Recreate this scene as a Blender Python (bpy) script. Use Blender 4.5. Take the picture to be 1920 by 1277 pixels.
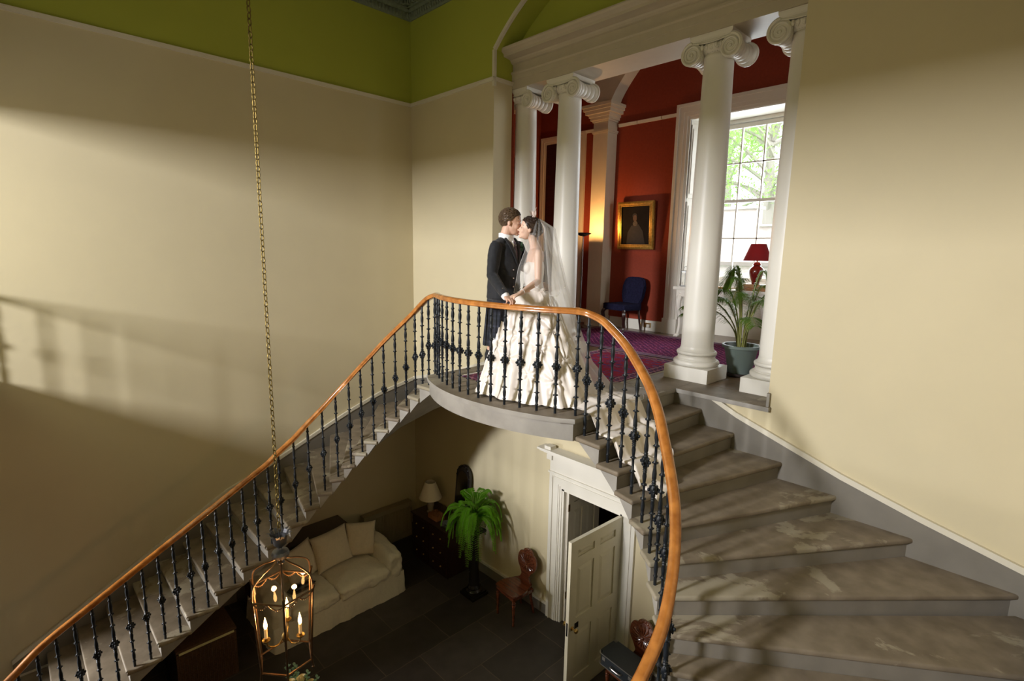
import bpy, bmesh, math, random
from math import sin, cos, pi, radians, sqrt, atan2
from mathutils import Vector, Matrix, noise

random.seed(7)
S = bpy.context.scene
COL = S.collection
for o in list(bpy.data.objects):
    bpy.data.objects.remove(o, do_unlink=True)

# ------------------------------------------------------------------ camera
F_PX = 989.2
yaw, pitch, roll = -0.797508, 0.164832, 0.018534
fw = Vector((sin(yaw)*cos(pitch), cos(yaw)*cos(pitch), -sin(pitch)))
rt = Vector((cos(yaw), -sin(yaw), 0))
upv = rt.cross(fw)
r2 = cos(roll)*rt + sin(roll)*upv
u2 = -sin(roll)*rt + cos(roll)*upv
cam_d = bpy.data.cameras.new('camera')
cam_d.sensor_width = 36.0
cam_d.lens = F_PX/1920*36
cam_d.clip_start = 0.02
cam = bpy.data.objects.new('camera', cam_d)
COL.objects.link(cam)
m = Matrix((r2, u2, -fw)).transposed().to_4x4()
m.translation = Vector((0, 0, 1.38))
cam.matrix_world = m
S.camera = cam

# ------------------------------------------------------------------ world, exposure, daylight
S.view_settings.view_transform = 'Standard'
S.view_settings.look = 'None'
S.view_settings.gamma = 1
S.view_settings.use_curve_mapping = False
S.view_settings.exposure = 0.0
S.cycles.use_denoising = True
S.cycles.max_bounces = 7
S.cycles.diffuse_bounces = 4
S.cycles.glossy_bounces = 3
S.cycles.transparent_max_bounces = 12
S.cycles.sample_clamp_indirect = 4.0
S.cycles.caustics_reflective = False
S.cycles.caustics_refractive = False
W = bpy.data.worlds.new('world')
S.world = W
W.use_nodes = True
W.node_tree.nodes['Background'].inputs[0].default_value = (0.93, 0.97, 1.0, 1)
W.node_tree.nodes['Background'].inputs[1].default_value = 5.0


def area(name, loc, direction, sx, sy, power, color, spread=180):
    d = bpy.data.lights.new(name, 'AREA')
    d.shape = 'RECTANGLE'
    d.size, d.size_y = sx, sy
    d.energy = power
    d.color = color
    d.spread = radians(spread)
    o = bpy.data.objects.new(name, d)
    o.location = loc
    o.rotation_euler = Vector(direction).to_track_quat('-Z', 'Y').to_euler()
    COL.objects.link(o)
    return o


XC = -3.755
# tall landing window behind the gallery, a hall window in the left wall, and the drawing-room window
area('daylight_gallery_window', (-4.3, -7.25, 3.4), (0.05, 1, -0.22), 0.9, 1.6, 1560, (0.98, 0.975, 1.0))
area('daylight_hall_window', (-8.3, -3.7, -1.75), (0.42, 1, -0.1), 0.9, 1.4, 860, (1.0, 0.985, 0.97))
area('daylight_drawing_room_window', (-3.77, 9.17, 2.3), (0, -1, 0), 1.15, 2.45, 60, (0.86, 0.93, 1.0))
area('added_east_fill', (3.4, 7.4, 2.2), (-1, -0.2, -0.05), 1.4, 2.4, 45, (0.95, 0.97, 1.0))  # added lamp with no known source, brightens the red room from the east


def point(name, loc, power, color, r=0.03):
    d = bpy.data.lights.new(name, 'POINT')
    d.energy = power
    d.color = color
    d.shadow_soft_size = r
    o = bpy.data.objects.new(name, d)
    o.location = loc
    COL.objects.link(o)
    return o


# ------------------------------------------------------------------ materials
def mat(name, col, rough=0.6, metal=0.0, noise_amt=0.0, scale=8.0, bump=0.0, col2=None,
        spec=0.5, bscale=None, emit=None, estr=0.0, sheen=0.0, coat=0.0, detail=4.0, stretch=(1, 1, 1),
        alpha=None, trans=0.0, subsurf=0.0):
    M = bpy.data.materials.new(name)
    M.use_nodes = True
    nt = M.node_tree
    b = nt.nodes['Principled BSDF']
    b.inputs['Base Color'].default_value = (*col, 1)
    b.inputs['Roughness'].default_value = rough
    b.inputs['Metallic'].default_value = metal
    b.inputs['Specular IOR Level'].default_value = spec
    b.inputs['Sheen Weight'].default_value = sheen
    b.inputs['Coat Weight'].default_value = coat
    if trans:
        b.inputs['Transmission Weight'].default_value = trans
    if subsurf:
        b.inputs['Subsurface Weight'].default_value = subsurf
        b.inputs['Subsurface Radius'].default_value = (0.02, 0.008, 0.004)
    if alpha is not None:
        b.inputs['Alpha'].default_value = alpha
    if emit:
        b.inputs['Emission Color'].default_value = (*emit, 1)
        b.inputs['Emission Strength'].default_value = estr
    if noise_amt or bump or col2:
        tc = nt.nodes.new('ShaderNodeTexCoord')
        mp = nt.nodes.new('ShaderNodeMapping')
        mp.inputs['Scale'].default_value = stretch
        nt.links.new(tc.outputs['Object'], mp.inputs[0])
        n = nt.nodes.new('ShaderNodeTexNoise')
        n.inputs['Scale'].default_value = scale
        n.inputs['Detail'].default_value = detail
        nt.links.new(mp.outputs[0], n.inputs['Vector'])
        if col2 is None:
            col2 = tuple(c*(1-noise_amt) for c in col)
        r = nt.nodes.new('ShaderNodeValToRGB')
        r.color_ramp.elements[0].position = 0.32
        r.color_ramp.elements[1].position = 0.68
        r.color_ramp.elements[0].color = (*col2, 1)
        r.color_ramp.elements[1].color = (*col, 1)
        nt.links.new(n.outputs[0], r.inputs[0])
        nt.links.new(r.outputs[0], b.inputs['Base Color'])
        if bump:
            n2 = nt.nodes.new('ShaderNodeTexNoise')
            n2.inputs['Scale'].default_value = bscale or scale*4
            nt.links.new(mp.outputs[0], n2.inputs['Vector'])
            bp = nt.nodes.new('ShaderNodeBump')
            bp.inputs['Strength'].default_value = bump
            bp.inputs['Distance'].default_value = 0.01
            nt.links.new(n2.outputs[0], bp.inputs['Height'])
            nt.links.new(bp.outputs[0], b.inputs['Normal'])
    return M


def zsplit(name, low, high, zs):
    """paint in two colours that meet at the picture rail"""
    M = mat(name, low, rough=0.75, spec=0.25)
    nt = M.node_tree
    b = nt.nodes['Principled BSDF']
    tc = nt.nodes.new('ShaderNodeTexCoord')
    sp = nt.nodes.new('ShaderNodeSeparateXYZ')
    nt.links.new(tc.outputs['Object'], sp.inputs[0])
    gt = nt.nodes.new('ShaderNodeMath')
    gt.operation = 'GREATER_THAN'
    gt.inputs[1].default_value = zs
    nt.links.new(sp.outputs[2], gt.inputs[0])
    mx = nt.nodes.new('ShaderNodeMix')
    mx.data_type = 'RGBA'
    mx.inputs[6].default_value = (*low, 1)
    mx.inputs[7].default_value = (*high, 1)
    nt.links.new(gt.outputs[0], mx.inputs[0])
    n = nt.nodes.new('ShaderNodeTexNoise')
    n.inputs['Scale'].default_value = 1.7
    n.inputs['Detail'].default_value = 6
    nt.links.new(tc.outputs['Object'], n.inputs['Vector'])
    mr = nt.nodes.new('ShaderNodeMapRange')
    mr.inputs[3].default_value = 0.94
    mr.inputs[4].default_value = 1.05
    nt.links.new(n.outputs[0], mr.inputs[0])
    m2 = nt.nodes.new('ShaderNodeMix')
    m2.data_type = 'RGBA'
    m2.blend_type = 'MULTIPLY'
    m2.inputs[0].default_value = 1
    nt.links.new(mx.outputs[2], m2.inputs[6])
    nt.links.new(mr.outputs[0], m2.inputs[7])
    nt.links.new(m2.outputs[2], b.inputs['Base Color'])
    n3 = nt.nodes.new('ShaderNodeTexNoise')
    n3.inputs['Scale'].default_value = 90
    nt.links.new(tc.outputs['Object'], n3.inputs['Vector'])
    bp = nt.nodes.new('ShaderNodeBump')
    bp.inputs['Strength'].default_value = 0.06
    bp.inputs['Distance'].default_value = 0.004
    nt.links.new(n3.outputs[0], bp.inputs['Height'])
    nt.links.new(bp.outputs[0], b.inputs['Normal'])
    return M


def stone_tread():
    """brown-grey sandstone treads with pale irregular worn patches"""
    M = mat('tread_stone', (0.25, 0.205, 0.145), rough=0.55, spec=0.35)
    nt = M.node_tree
    b = nt.nodes['Principled BSDF']
    tc = nt.nodes.new('ShaderNodeTexCoord')
    n1 = nt.nodes.new('ShaderNodeTexNoise')
    n1.inputs['Scale'].default_value = 1.3
    n1.inputs['Detail'].default_value = 9
    n1.inputs['Roughness'].default_value = 0.62
    n1.inputs['Distortion'].default_value = 0.6
    nt.links.new(tc.outputs['Object'], n1.inputs['Vector'])
    r1 = nt.nodes.new('ShaderNodeValToRGB')
    r1.color_ramp.elements[0].position = 0.56
    r1.color_ramp.elements[1].position = 0.585
    nt.links.new(n1.outputs[0], r1.inputs[0])
    n2 = nt.nodes.new('ShaderNodeTexNoise')
    n2.inputs['Scale'].default_value = 6
    n2.inputs['Detail'].default_value = 8
    nt.links.new(tc.outputs['Object'], n2.inputs['Vector'])
    r2_ = nt.nodes.new('ShaderNodeValToRGB')
    r2_.color_ramp.elements[0].position = 0.3
    r2_.color_ramp.elements[1].position = 0.7
    r2_.color_ramp.elements[0].color = (0.155, 0.122, 0.085, 1)
    r2_.color_ramp.elements[1].color = (0.25, 0.205, 0.15, 1)
    nt.links.new(n2.outputs[0], r2_.inputs[0])
    mx = nt.nodes.new('ShaderNodeMix')
    mx.data_type = 'RGBA'
    nt.links.new(r2_.outputs[0], mx.inputs[6])
    mx.inputs[7].default_value = (0.40, 0.36, 0.27, 1)
    sc = nt.nodes.new('ShaderNodeMath')
    sc.operation = 'MULTIPLY'
    sc.inputs[1].default_value = 0.62
    nt.links.new(r1.outputs[0], sc.inputs[0])
    nt.links.new(sc.outputs[0], mx.inputs[0])
    nt.links.new(mx.outputs[2], b.inputs['Base Color'])
    bp = nt.nodes.new('ShaderNodeBump')
    bp.inputs['Strength'].default_value = 0.25
    bp.inputs['Distance'].default_value = 0.01
    nt.links.new(n2.outputs[0], bp.inputs['Height'])
    nt.links.new(bp.outputs[0], b.inputs['Normal'])
    return M


def flagstones():
    M = mat('flagstones', (0.05, 0.042, 0.036), rough=0.42, spec=0.4)
    nt = M.node_tree
    b = nt.nodes['Principled BSDF']
    tc = nt.nodes.new('ShaderNodeTexCoord')
    br = nt.nodes.new('ShaderNodeTexBrick')
    br.inputs['Scale'].default_value = 1.0
    br.inputs['Brick Width'].default_value = 0.95
    br.inputs['Row Height'].default_value = 0.62
    br.inputs['Mortar Size'].default_value = 0.006
    br.inputs['Mortar Smooth'].default_value = 0.4
    br.inputs['Color1'].default_value = (0.036, 0.030, 0.026, 1)
    br.inputs['Color2'].default_value = (0.062, 0.052, 0.045, 1)
    br.inputs['Mortar'].default_value = (0.115, 0.088, 0.06, 1)
    mp = nt.nodes.new('ShaderNodeMapping')
    mp.inputs['Rotation'].default_value = (0, 0, radians(90))
    nw = nt.nodes.new('ShaderNodeTexNoise')
    nw.inputs['Scale'].default_value = 3
    add = nt.nodes.new('ShaderNodeMix')
    add.data_type = 'RGBA'
    add.blend_type = 'LINEAR_LIGHT'
    add.inputs[0].default_value = 0.02
    nt.links.new(tc.outputs['Object'], mp.inputs[0])
    nt.links.new(tc.outputs['Object'], nw.inputs['Vector'])
    nt.links.new(mp.outputs[0], add.inputs[6])
    nt.links.new(nw.outputs['Color'], add.inputs[7])
    nt.links.new(add.outputs[2], br.inputs['Vector'])
    n = nt.nodes.new('ShaderNodeTexNoise')
    n.inputs['Scale'].default_value = 5
    n.inputs['Detail'].default_value = 8
    nt.links.new(tc.outputs['Object'], n.inputs['Vector'])
    mr = nt.nodes.new('ShaderNodeMapRange')
    mr.inputs[3].default_value = 0.55
    mr.inputs[4].default_value = 1.35
    nt.links.new(n.outputs[0], mr.inputs[0])
    mx = nt.nodes.new('ShaderNodeMix')
    mx.data_type = 'RGBA'
    mx.blend_type = 'MULTIPLY'
    mx.inputs[0].default_value = 1
    nt.links.new(br.outputs[0], mx.inputs[6])
    nt.links.new(mr.outputs[0], mx.inputs[7])
    nt.links.new(mx.outputs[2], b.inputs['Base Color'])
    bp = nt.nodes.new('ShaderNodeBump')
    bp.inputs['Strength'].default_value = 0.4
    bp.inputs['Distance'].default_value = 0.01
    nt.links.new(n.outputs[0], bp.inputs['Height'])
    nt.links.new(bp.outputs[0], b.inputs['Normal'])
    return M


def carpet(name, base, alt, line, sx=14.0, sy=14.0):
    """oriental carpet: small lattice of motifs over a ground"""
    M = mat(name, base, rough=0.95, spec=0.05)
    nt = M.node_tree
    b = nt.nodes['Principled BSDF']
    tc = nt.nodes.new('ShaderNodeTexCoord')
    mp = nt.nodes.new('ShaderNodeMapping')
    mp.inputs['Scale'].default_value = (sx, sy, 1)
    mp.inputs['Rotation'].default_value = (0, 0, radians(45))
    nd = nt.nodes.new('ShaderNodeTexNoise')
    nd.inputs['Scale'].default_value = 9
    nt.links.new(tc.outputs['Object'], nd.inputs['Vector'])
    va = nt.nodes.new('ShaderNodeMix')
    va.data_type = 'RGBA'
    va.blend_type = 'LINEAR_LIGHT'
    va.inputs[0].default_value = .03
    nt.links.new(tc.outputs['Object'], va.inputs[6])
    nt.links.new(nd.outputs['Color'], va.inputs[7])
    nt.links.new(va.outputs[2], mp.inputs[0])
    ck = nt.nodes.new('ShaderNodeTexBrick')
    ck.offset = 0.5
    ck.inputs['Scale'].default_value = 1.0
    ck.inputs['Brick Width'].default_value = 1.0
    ck.inputs['Row Height'].default_value = 1.0
    ck.inputs['Mortar Size'].default_value = 0.12
    ck.inputs['Color1'].default_value = (*base, 1)
    ck.inputs['Color2'].default_value = (*alt, 1)
    ck.inputs['Mortar'].default_value = (*line, 1)
    nt.links.new(mp.outputs[0], ck.inputs['Vector'])
    vo = nt.nodes.new('ShaderNodeTexVoronoi')
    vo.inputs['Scale'].default_value = sx*1.6
    nt.links.new(tc.outputs['Object'], vo.inputs['Vector'])
    mx = nt.nodes.new('ShaderNodeMix')
    mx.data_type = 'RGBA'
    mx.blend_type = 'OVERLAY'
    mx.inputs[0].default_value = 0.5
    nt.links.new(ck.outputs[0], mx.inputs[6])
    nt.links.new(vo.outputs['Distance'], mx.inputs[7])
    nt.links.new(mx.outputs[2], b.inputs['Base Color'])
    return M


def carpet_motifs(name, cols, sx, sy, scale):
    """large irregular woven motifs in several colours"""
    M = mat(name, cols[0], rough=0.95, spec=0.05)
    nt = M.node_tree
    b = nt.nodes['Principled BSDF']
    tc = nt.nodes.new('ShaderNodeTexCoord')
    mp = nt.nodes.new('ShaderNodeMapping')
    mp.inputs['Scale'].default_value = (sx, sy, 1)
    nt.links.new(tc.outputs['Object'], mp.inputs[0])
    n = nt.nodes.new('ShaderNodeTexNoise')
    n.inputs['Scale'].default_value = scale
    n.inputs['Detail'].default_value = 5
    n.inputs['Roughness'].default_value = .65
    nt.links.new(mp.outputs[0], n.inputs['Vector'])
    r = nt.nodes.new('ShaderNodeValToRGB')
    r.color_ramp.interpolation = 'CONSTANT'
    while len(r.color_ramp.elements) < len(cols):
        r.color_ramp.elements.new(.5)
    for i, c in enumerate(cols):
        r.color_ramp.elements[i].position = .34+.32*i/len(cols)
        r.color_ramp.elements[i].color = (*c, 1)
    nt.links.new(n.outputs[0], r.inputs[0])
    nt.links.new(r.outputs[0], b.inputs['Base Color'])
    return M


def wood(name, c1, c2, rough=0.35, scale=3.0, stretch=(1, 12, 12), coat=0.3):
    return mat(name, c1, rough=rough, col2=c2, scale=scale, stretch=stretch, bump=0.08, bscale=scale*3, coat=coat, detail=8)


CREAM = (0.62, 0.545, 0.365)
GREEN = (0.40, 0.43, 0.065)
M_ = {}
M_['wall'] = zsplit('wall_paint', CREAM, GREEN, 3.70)
M_['green'] = mat('green_paint', GREEN, rough=0.75, noise_amt=0.06, scale=1.5, spec=0.25)
M_['trim'] = mat('cream_gloss', (0.70, 0.655, 0.54), rough=0.45, noise_amt=0.05, scale=3)
M_['white'] = mat('white_paint', (0.74, 0.71, 0.63), rough=0.38, noise_amt=0.04, scale=3)
M_['column'] = mat('column_paint', (0.76, 0.735, 0.66), rough=0.4, noise_amt=0.04, scale=2)
M_['stone'] = mat('grey_stone', (0.36, 0.34, 0.31), rough=0.6, noise_amt=0.2, scale=5, bump=0.15, spec=0.3, detail=8)
M_['tread'] = stone_tread()
M_['riser'] = mat('riser_stone', (0.25, 0.225, 0.19), rough=0.6, noise_amt=0.2, scale=4, detail=8)
M_['skirt'] = mat('grey_painted_skirting', (0.20, 0.182, 0.152), rough=0.5, noise_amt=0.15, scale=4)
M_['flags'] = flagstones()
M_['iron'] = mat('dark_blue_iron', (0.013, 0.017, 0.023), rough=0.42, noise_amt=0.4, scale=40, spec=0.35)
M_['rail'] = wood('polished_mahogany', (0.54, 0.21, 0.045), (0.30, 0.10, 0.018), rough=0.22, scale=2.2, coat=0.6, stretch=(5, 5, 5))
M_['red'] = mat('red_wallpaper', (0.27, 0.048, 0.024), rough=0.8, noise_amt=0.12, scale=25, spec=0.2)
M_['green_cornice'] = mat('grey_green_plaster', (0.20, 0.24, 0.17), rough=0.7, noise_amt=0.25, scale=20)
M_['ceil'] = mat('ceiling_paint', (0.42, 0.42, 0.30), rough=0.8)
M_['darkwood'] = wood('dark_mahogany', (0.038, 0.013, 0.009), (0.018, 0.007, 0.005), rough=0.28)
M_['chairwood'] = wood('hall_chair_mahogany', (0.16, 0.045, 0.018), (0.07, 0.018, 0.008), rough=0.22, coat=0.5)
M_['floorwood'] = wood('oak_boards', (0.20, 0.13, 0.07), (0.12, 0.075, 0.04), rough=0.45, stretch=(2, 14, 2))
M_['black'] = mat('black_lacquer', (0.012, 0.010, 0.010), rough=0.18, spec=0.6)
M_['dark'] = mat('dark_interior', (0.02, 0.012, 0.01), rough=0.9)
M_['brass'] = mat('brass', (0.62, 0.42, 0.15), rough=0.28, metal=1.0)
M_['gilt'] = mat('gilt_frame', (0.50, 0.31, 0.07), rough=0.38, metal=0.85, noise_amt=0.4, scale=30)


# ------------------------------------------------------------------ mesh helpers
def finish(name, bm, m, parent=None, angle=35, smooth=True):
    me = bpy.data.meshes.new(name)
    bmesh.ops.recalc_face_normals(bm, faces=bm.faces)
    bm.to_mesh(me)
    bm.free()
    if isinstance(m, (list, tuple)):
        for x in m:
            me.materials.append(x)
    else:
        me.materials.append(m)
    if smooth:
        for p in me.polygons:
            p.use_smooth = True
        me.set_sharp_from_angle(angle=radians(angle))
    o = bpy.data.objects.new(name, me)
    COL.objects.link(o)
    if parent is not None:
        o.parent = parent
        o.matrix_parent_inverse = Matrix.Translation(-Vector(parent.location)) if parent.rotation_euler[2] == 0 else parent.matrix_basis.inverted()
    return o


def tag(o, label=None, cat=None, group=None, kind=None):
    if label:
        o['label'] = label
    if cat:
        o['category'] = cat
    if group:
        o['group'] = group
    if kind:
        o['kind'] = kind
    return o


def thing(name, label, cat, loc=(0, 0, 0), group=None):
    o = bpy.data.objects.new(name, None)
    o.empty_display_size = 0.1
    o.location = loc
    COL.objects.link(o)
    return tag(o, label, cat, group)


def struct(name, bm, m, parent=None, **k):
    o = finish(name, bm, m, parent, **k)
    if parent is None:
        o['kind'] = 'structure'
    return o


def BM():
    return bmesh.new()


def box(bm, x0, x1, y0, y1, z0, z1, mi=0, M=None):
    vs = []
    for z in (z0, z1):
        for (x, y) in ((x0, y0), (x1, y0), (x1, y1), (x0, y1)):
            v = Vector((x, y, z))
            vs.append(bm.verts.new(M @ v if M else v))
    fs = [(3, 2, 1, 0), (4, 5, 6, 7), (0, 1, 5, 4), (1, 2, 6, 5), (2, 3, 7, 6), (3, 0, 4, 7)]
    for f in fs:
        fc = bm.faces.new([vs[i] for i in f])
        fc.material_index = mi
    return vs


def bbox(bm, x0, x1, y0, y1, z0, z1, r=0.01, mi=0, M=None, seg=2):
    """bevelled box"""
    b2 = bmesh.new()
    box(b2, x0, x1, y0, y1, z0, z1)
    bmesh.ops.bevel(b2, geom=b2.edges[:] + b2.verts[:], offset=r, segments=seg, affect='EDGES', profile=0.7)
    merge(bm, b2, M, mi)


def merge(bm, b2, M=None, mi=None):
    mp = {}
    for v in b2.verts:
        mp[v] = bm.verts.new(M @ v.co if M else v.co)
    for f in b2.faces:
        try:
            nf = bm.faces.new([mp[v] for v in f.verts])
            nf.material_index = f.material_index if mi is None else mi
        except ValueError:
            pass
    b2.free()


def prism(bm, poly, axis, a, b, mi=0, M=None):
    """poly of 2-d points extruded along axis from a to b; axis 'x' poly=(y,z), 'y' poly=(x,z), 'z' poly=(x,y)"""
    def P(p, t):
        if axis == 'x':
            v = Vector((t, p[0], p[1]))
        elif axis == 'y':
            v = Vector((p[0], t, p[1]))
        else:
            v = Vector((p[0], p[1], t))
        return M @ v if M else v
    A = [bm.verts.new(P(p, a)) for p in poly]
    B = [bm.verts.new(P(p, b)) for p in poly]
    n = len(poly)
    fs = [bm.faces.new(A[::-1]), bm.faces.new(B)]
    for i in range(n):
        fs.append(bm.faces.new([A[i], A[(i+1) % n], B[(i+1) % n], B[i]]))
    for f in fs:
        f.material_index = mi
    return fs


def lathe(bm, prof, seg=24, M=None, mi=0, cap=True, sx=1, sy=1):
    """prof list of (r, z)"""
    rings = []
    for r, z in prof:
        ring = []
        for i in range(seg):
            a = 2*pi*i/seg
            v = Vector((r*cos(a)*sx, r*sin(a)*sy, z))
            ring.append(bm.verts.new(M @ v if M else v))
        rings.append(ring)
    for j in range(len(rings)-1):
        for i in range(seg):
            f = bm.faces.new([rings[j][i], rings[j][(i+1) % seg], rings[j+1][(i+1) % seg], rings[j+1][i]])
            f.material_index = mi
    if cap:
        for ring, rv in ((rings[0], True), (rings[-1], False)):
            f = bm.faces.new(ring[::-1] if rv else ring)
            f.material_index = mi


def frames(pts):
    """parallel-transport frames along a path"""
    T = []
    n = len(pts)
    for i in range(n):
        t = pts[min(i+1, n-1)]-pts[max(i-1, 0)]
        T.append(t.normalized())
    up = Vector((0, 0, 1)) if abs(T[0].z) < 0.9 else Vector((1, 0, 0))
    s = T[0].cross(up).normalized()
    out = []
    for i in range(n):
        s = (s-T[i]*s.dot(T[i]))
        s = s.normalized() if s.length > 1e-6 else Vector((1, 0, 0))
        out.append((T[i], s, T[i].cross(s)))
    return out


def tube(bm, pts, rad, seg=8, mi=0, cap=True, M=None):
    pts = [Vector(p) for p in pts]
    fr = frames(pts)
    rings = []
    for i, p in enumerate(pts):
        r = rad[i] if isinstance(rad, (list, tuple)) else rad
        ring = []
        for k in range(seg):
            a = 2*pi*k/seg
            v = p+fr[i][1]*r*cos(a)+fr[i][2]*r*sin(a)
            ring.append(bm.verts.new(M @ v if M else v))
        rings.append(ring)
    for j in range(len(rings)-1):
        for k in range(seg):
            f = bm.faces.new([rings[j][k], rings[j][(k+1) % seg], rings[j+1][(k+1) % seg], rings[j+1][k]])
            f.material_index = mi
    if cap:
        bm.faces.new(rings[0][::-1]).material_index = mi
        bm.faces.new(rings[-1]).material_index = mi


def sweep(bm, pts, prof, closed=False, mi=0):
    """profile (side, up) kept upright along a path"""
    pts = [Vector(p) for p in pts]
    n = len(pts)
    rings = []
    for i, p in enumerate(pts):
        if closed:
            t = pts[(i+1) % n]-pts[i-1]
        else:
            t = pts[min(i+1, n-1)]-pts[max(i-1, 0)]
        t.normalize()
        s = Vector((t.y, -t.x, 0)).normalized()
        u = s.cross(t)
        if u.z < 0:
            u = -u
        rings.append([bm.verts.new(p+s*a+u*b) for a, b in prof])
    k = len(prof)
    for j in range(n if closed else n-1):
        for i in range(k):
            f = bm.faces.new([rings[j][i], rings[j][(i+1) % k], rings[(j+1) % n][(i+1) % k], rings[(j+1) % n][i]])
            f.material_index = mi
    if not closed:
        bm.faces.new(rings[0][::-1])
        bm.faces.new(rings[-1])


def ell(bm, c, r, M=None, sub=2, mi=0, rot=None):
    b2 = bmesh.new()
    bmesh.ops.create_icosphere(b2, subdivisions=sub, radius=1)
    r = r if isinstance(r, (tuple, list, Vector)) else (r, r, r)
    T = Matrix.Translation(Vector(c)) @ (rot.to_4x4() if rot else Matrix()) @ Matrix.Diagonal((*r, 1))
    if M:
        T = M @ T
    merge(bm, b2, T, mi)


def catmull(P, n=6):
    P = [Vector(p) for p in P]
    out = []
    for i in range(len(P)-1):
        p0 = P[max(i-1, 0)]
        p1, p2 = P[i], P[i+1]
        p3 = P[min(i+2, len(P)-1)]
        for k in range(n):
            t = k/n
            out.append(0.5*((2*p1)+(p2-p0)*t+(2*p0-5*p1+4*p2-p3)*t*t+(3*p1-p0-3*p2+p3)*t**3))
    out.append(P[-1])
    return out


def copy_tree(o, parent=None):
    c = o.copy()
    COL.objects.link(c)
    if parent is not None:
        c.parent = parent
    for ch in list(o.children):
        copy_tree(ch, c)
    return c


def rotz(a, loc=(0, 0, 0)):
    return Matrix.Translation(Vector(loc)) @ Matrix.Rotation(a, 4, 'Z')


# ------------------------------------------------------------------ setting
XL, XR, YF, YB = -7.63, 0.22, 5.08, -7.0
ZH, ZC, ZRAIL = -3.63, 5.36, 3.69
OL, OR_ = -5.64, -1.75              # colonnade opening
DL, DR_, DT = -4.20, -3.26, -1.68   # hall door opening
HR = 0.165

bm = BM()
box(bm, XL-.3, XR+1.7, YB-.3, YF+3.5, ZH-.2, ZH)
struct('floor', bm, M_['flags'])

bm = BM()
box(bm, XL-.25, XL, YB-.25, -3.1, ZH, ZC)
box(bm, XL-.25, XL, -1.5, YF+.4, ZH, ZC)
box(bm, XL-.25, XL, -3.1, -1.5, ZH, -2.8)
box(bm, XL-.25, XL, -3.1, -1.5, -1.0, ZC)
struct('wall_left', bm, M_['wall'])

bm = BM()
box(bm, XR, XR+.25, YB, YF+.4, ZH, 0.0)
box(bm, XR, XR+.25, 0.9, YF+.4, 0.0, ZC)
box(bm, XR+.25, XR+1.75, 0.9, 1.1, -.2, ZC)
box(bm, XR+1.5, XR+1.75, YB, 0.9, -.2, ZC)
struct('wall_right', bm, M_['wall'])

# front wall with the hall door below and the arched colonnade opening above
ac, ah = (OL+OR_)/2, (OR_-OL)/2
R_A, CY = 2.68, -1.85
def arch_pts(n=24, grow=0.0):
    out = []
    for i in range(n+1):
        x = -ah-grow+(2*ah+2*grow)*i/n
        out.append((ac+x, 4.06+CY+sqrt(max(0, (R_A+grow)**2-x*x))))
    return out
bm = BM()
Y0, Y1 = YF, YF+.34
ZL = -.046
box(bm, XL-.2, DL, Y0, Y1, ZH, ZL)
box(bm, DR_, XR+.2, Y0, Y1, ZH, ZL)
box(bm, DL, DR_, Y0, Y1, DT, ZL)
box(bm, XL-.2, OL, Y0, Y1, ZL, 4.06)
box(bm, OR_, XR+.2, Y0, Y1, ZL, 4.06)
ap = arch_pts()
for i in range(len(ap)-1):
    (xa, za), (xb, zb) = ap[i], ap[i+1]
    prism(bm, [(xa, za), (xb, zb), (xb, ZC), (xa, ZC)], 'y', Y0, Y1)
box(bm, XL-.2, OL, Y0, Y1, 4.06, ZC)
box(bm, OR_, XR+.2, Y0, Y1, 4.06, ZC)
bmesh.ops.remove_doubles(bm, verts=bm.verts, dist=1e-5)
struct('wall_front', bm, M_['wall'])
bm = BM()
prism(bm, arch_pts(grow=.05)[::-1]+[(OL-.05, 3.95), (OR_+.05, 3.95)], 'y', YF+.345, YF+.42)
struct('wall_lunette', bm, M_['green'])

# back wall of the stair hall with its tall window
bm = BM()
w0, w1, wz0, wz1 = -4.8, -3.8, 2.5, 4.3
for (a, b, c, d) in ((XL-.2, w0, 0, ZC), (w1, XR+1.7, 0, ZC), (w0, w1, 0, wz0), (w0, w1, wz1, ZC),
                     (XL-.2, XR+1.7, ZH, 0)):
    box(bm, a, b, YB-.3, YB, c, d)
struct('wall_back', bm, M_['wall'])

bm = BM()
box(bm, XL-.25, XR+1.8, YB-.3, YF+.56, ZC, ZC+.2)
struct('ceiling', bm, M_['ceil'])

# gallery opposite, on which the photographer stands
bm = BM()
box(bm, XL, XR+1.5, YB, -.2, -.2, 0)
struct('floor_gallery', bm, M_['stone'])

# unseen screen added over the gallery front to keep daylight off the upper walls
bm = BM()
box(bm, XL, XR+1.5, -.62, -.40, 2.74, ZC)
box(bm, XL, XR, -.62, -.40, -1.45, -.2)  # added unseen beam, holds hall daylight off the left wall
struct('wall_light_screen', bm, M_['wall'])

# cornice with carved bands, along the left and front walls
def cornice_prof():
    return [(0, 4.93), (.02, 4.93), (.05, 4.99), (.05, 5.03), (.09, 5.06), (.13, 5.06), (.13, 5.12), (.19, 5.17), (.25, 5.22), (.25, 5.28), (.42, 5.28), (.46, 5.32), (.46, ZC), (0, ZC)]
bm = BM()
cp = cornice_prof()
prism(bm, [(XL+a, z) for a, z in cp], 'y', -.40, YF-.02)
prism(bm, [(YF-a, z) for a, z in cp], 'x', XL, XR)
def dent(p, du, n, f):
    for i in range(n):
        f(i)
for i in range(90):                       # left wall: leaf tongues, dentils and rosettes
    y = YF-.03-i*.06
    ell(bm, (XL+.055, y, 4.985), (.03, .022, .05), sub=1)
    box(bm, XL+.13, XL+.185, y-.018, y+.018, 5.075, 5.125)
    if i % 2 == 0:
        ell(bm, (XL+.33, y, 5.28), (.05, .045, .022), sub=1)
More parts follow.
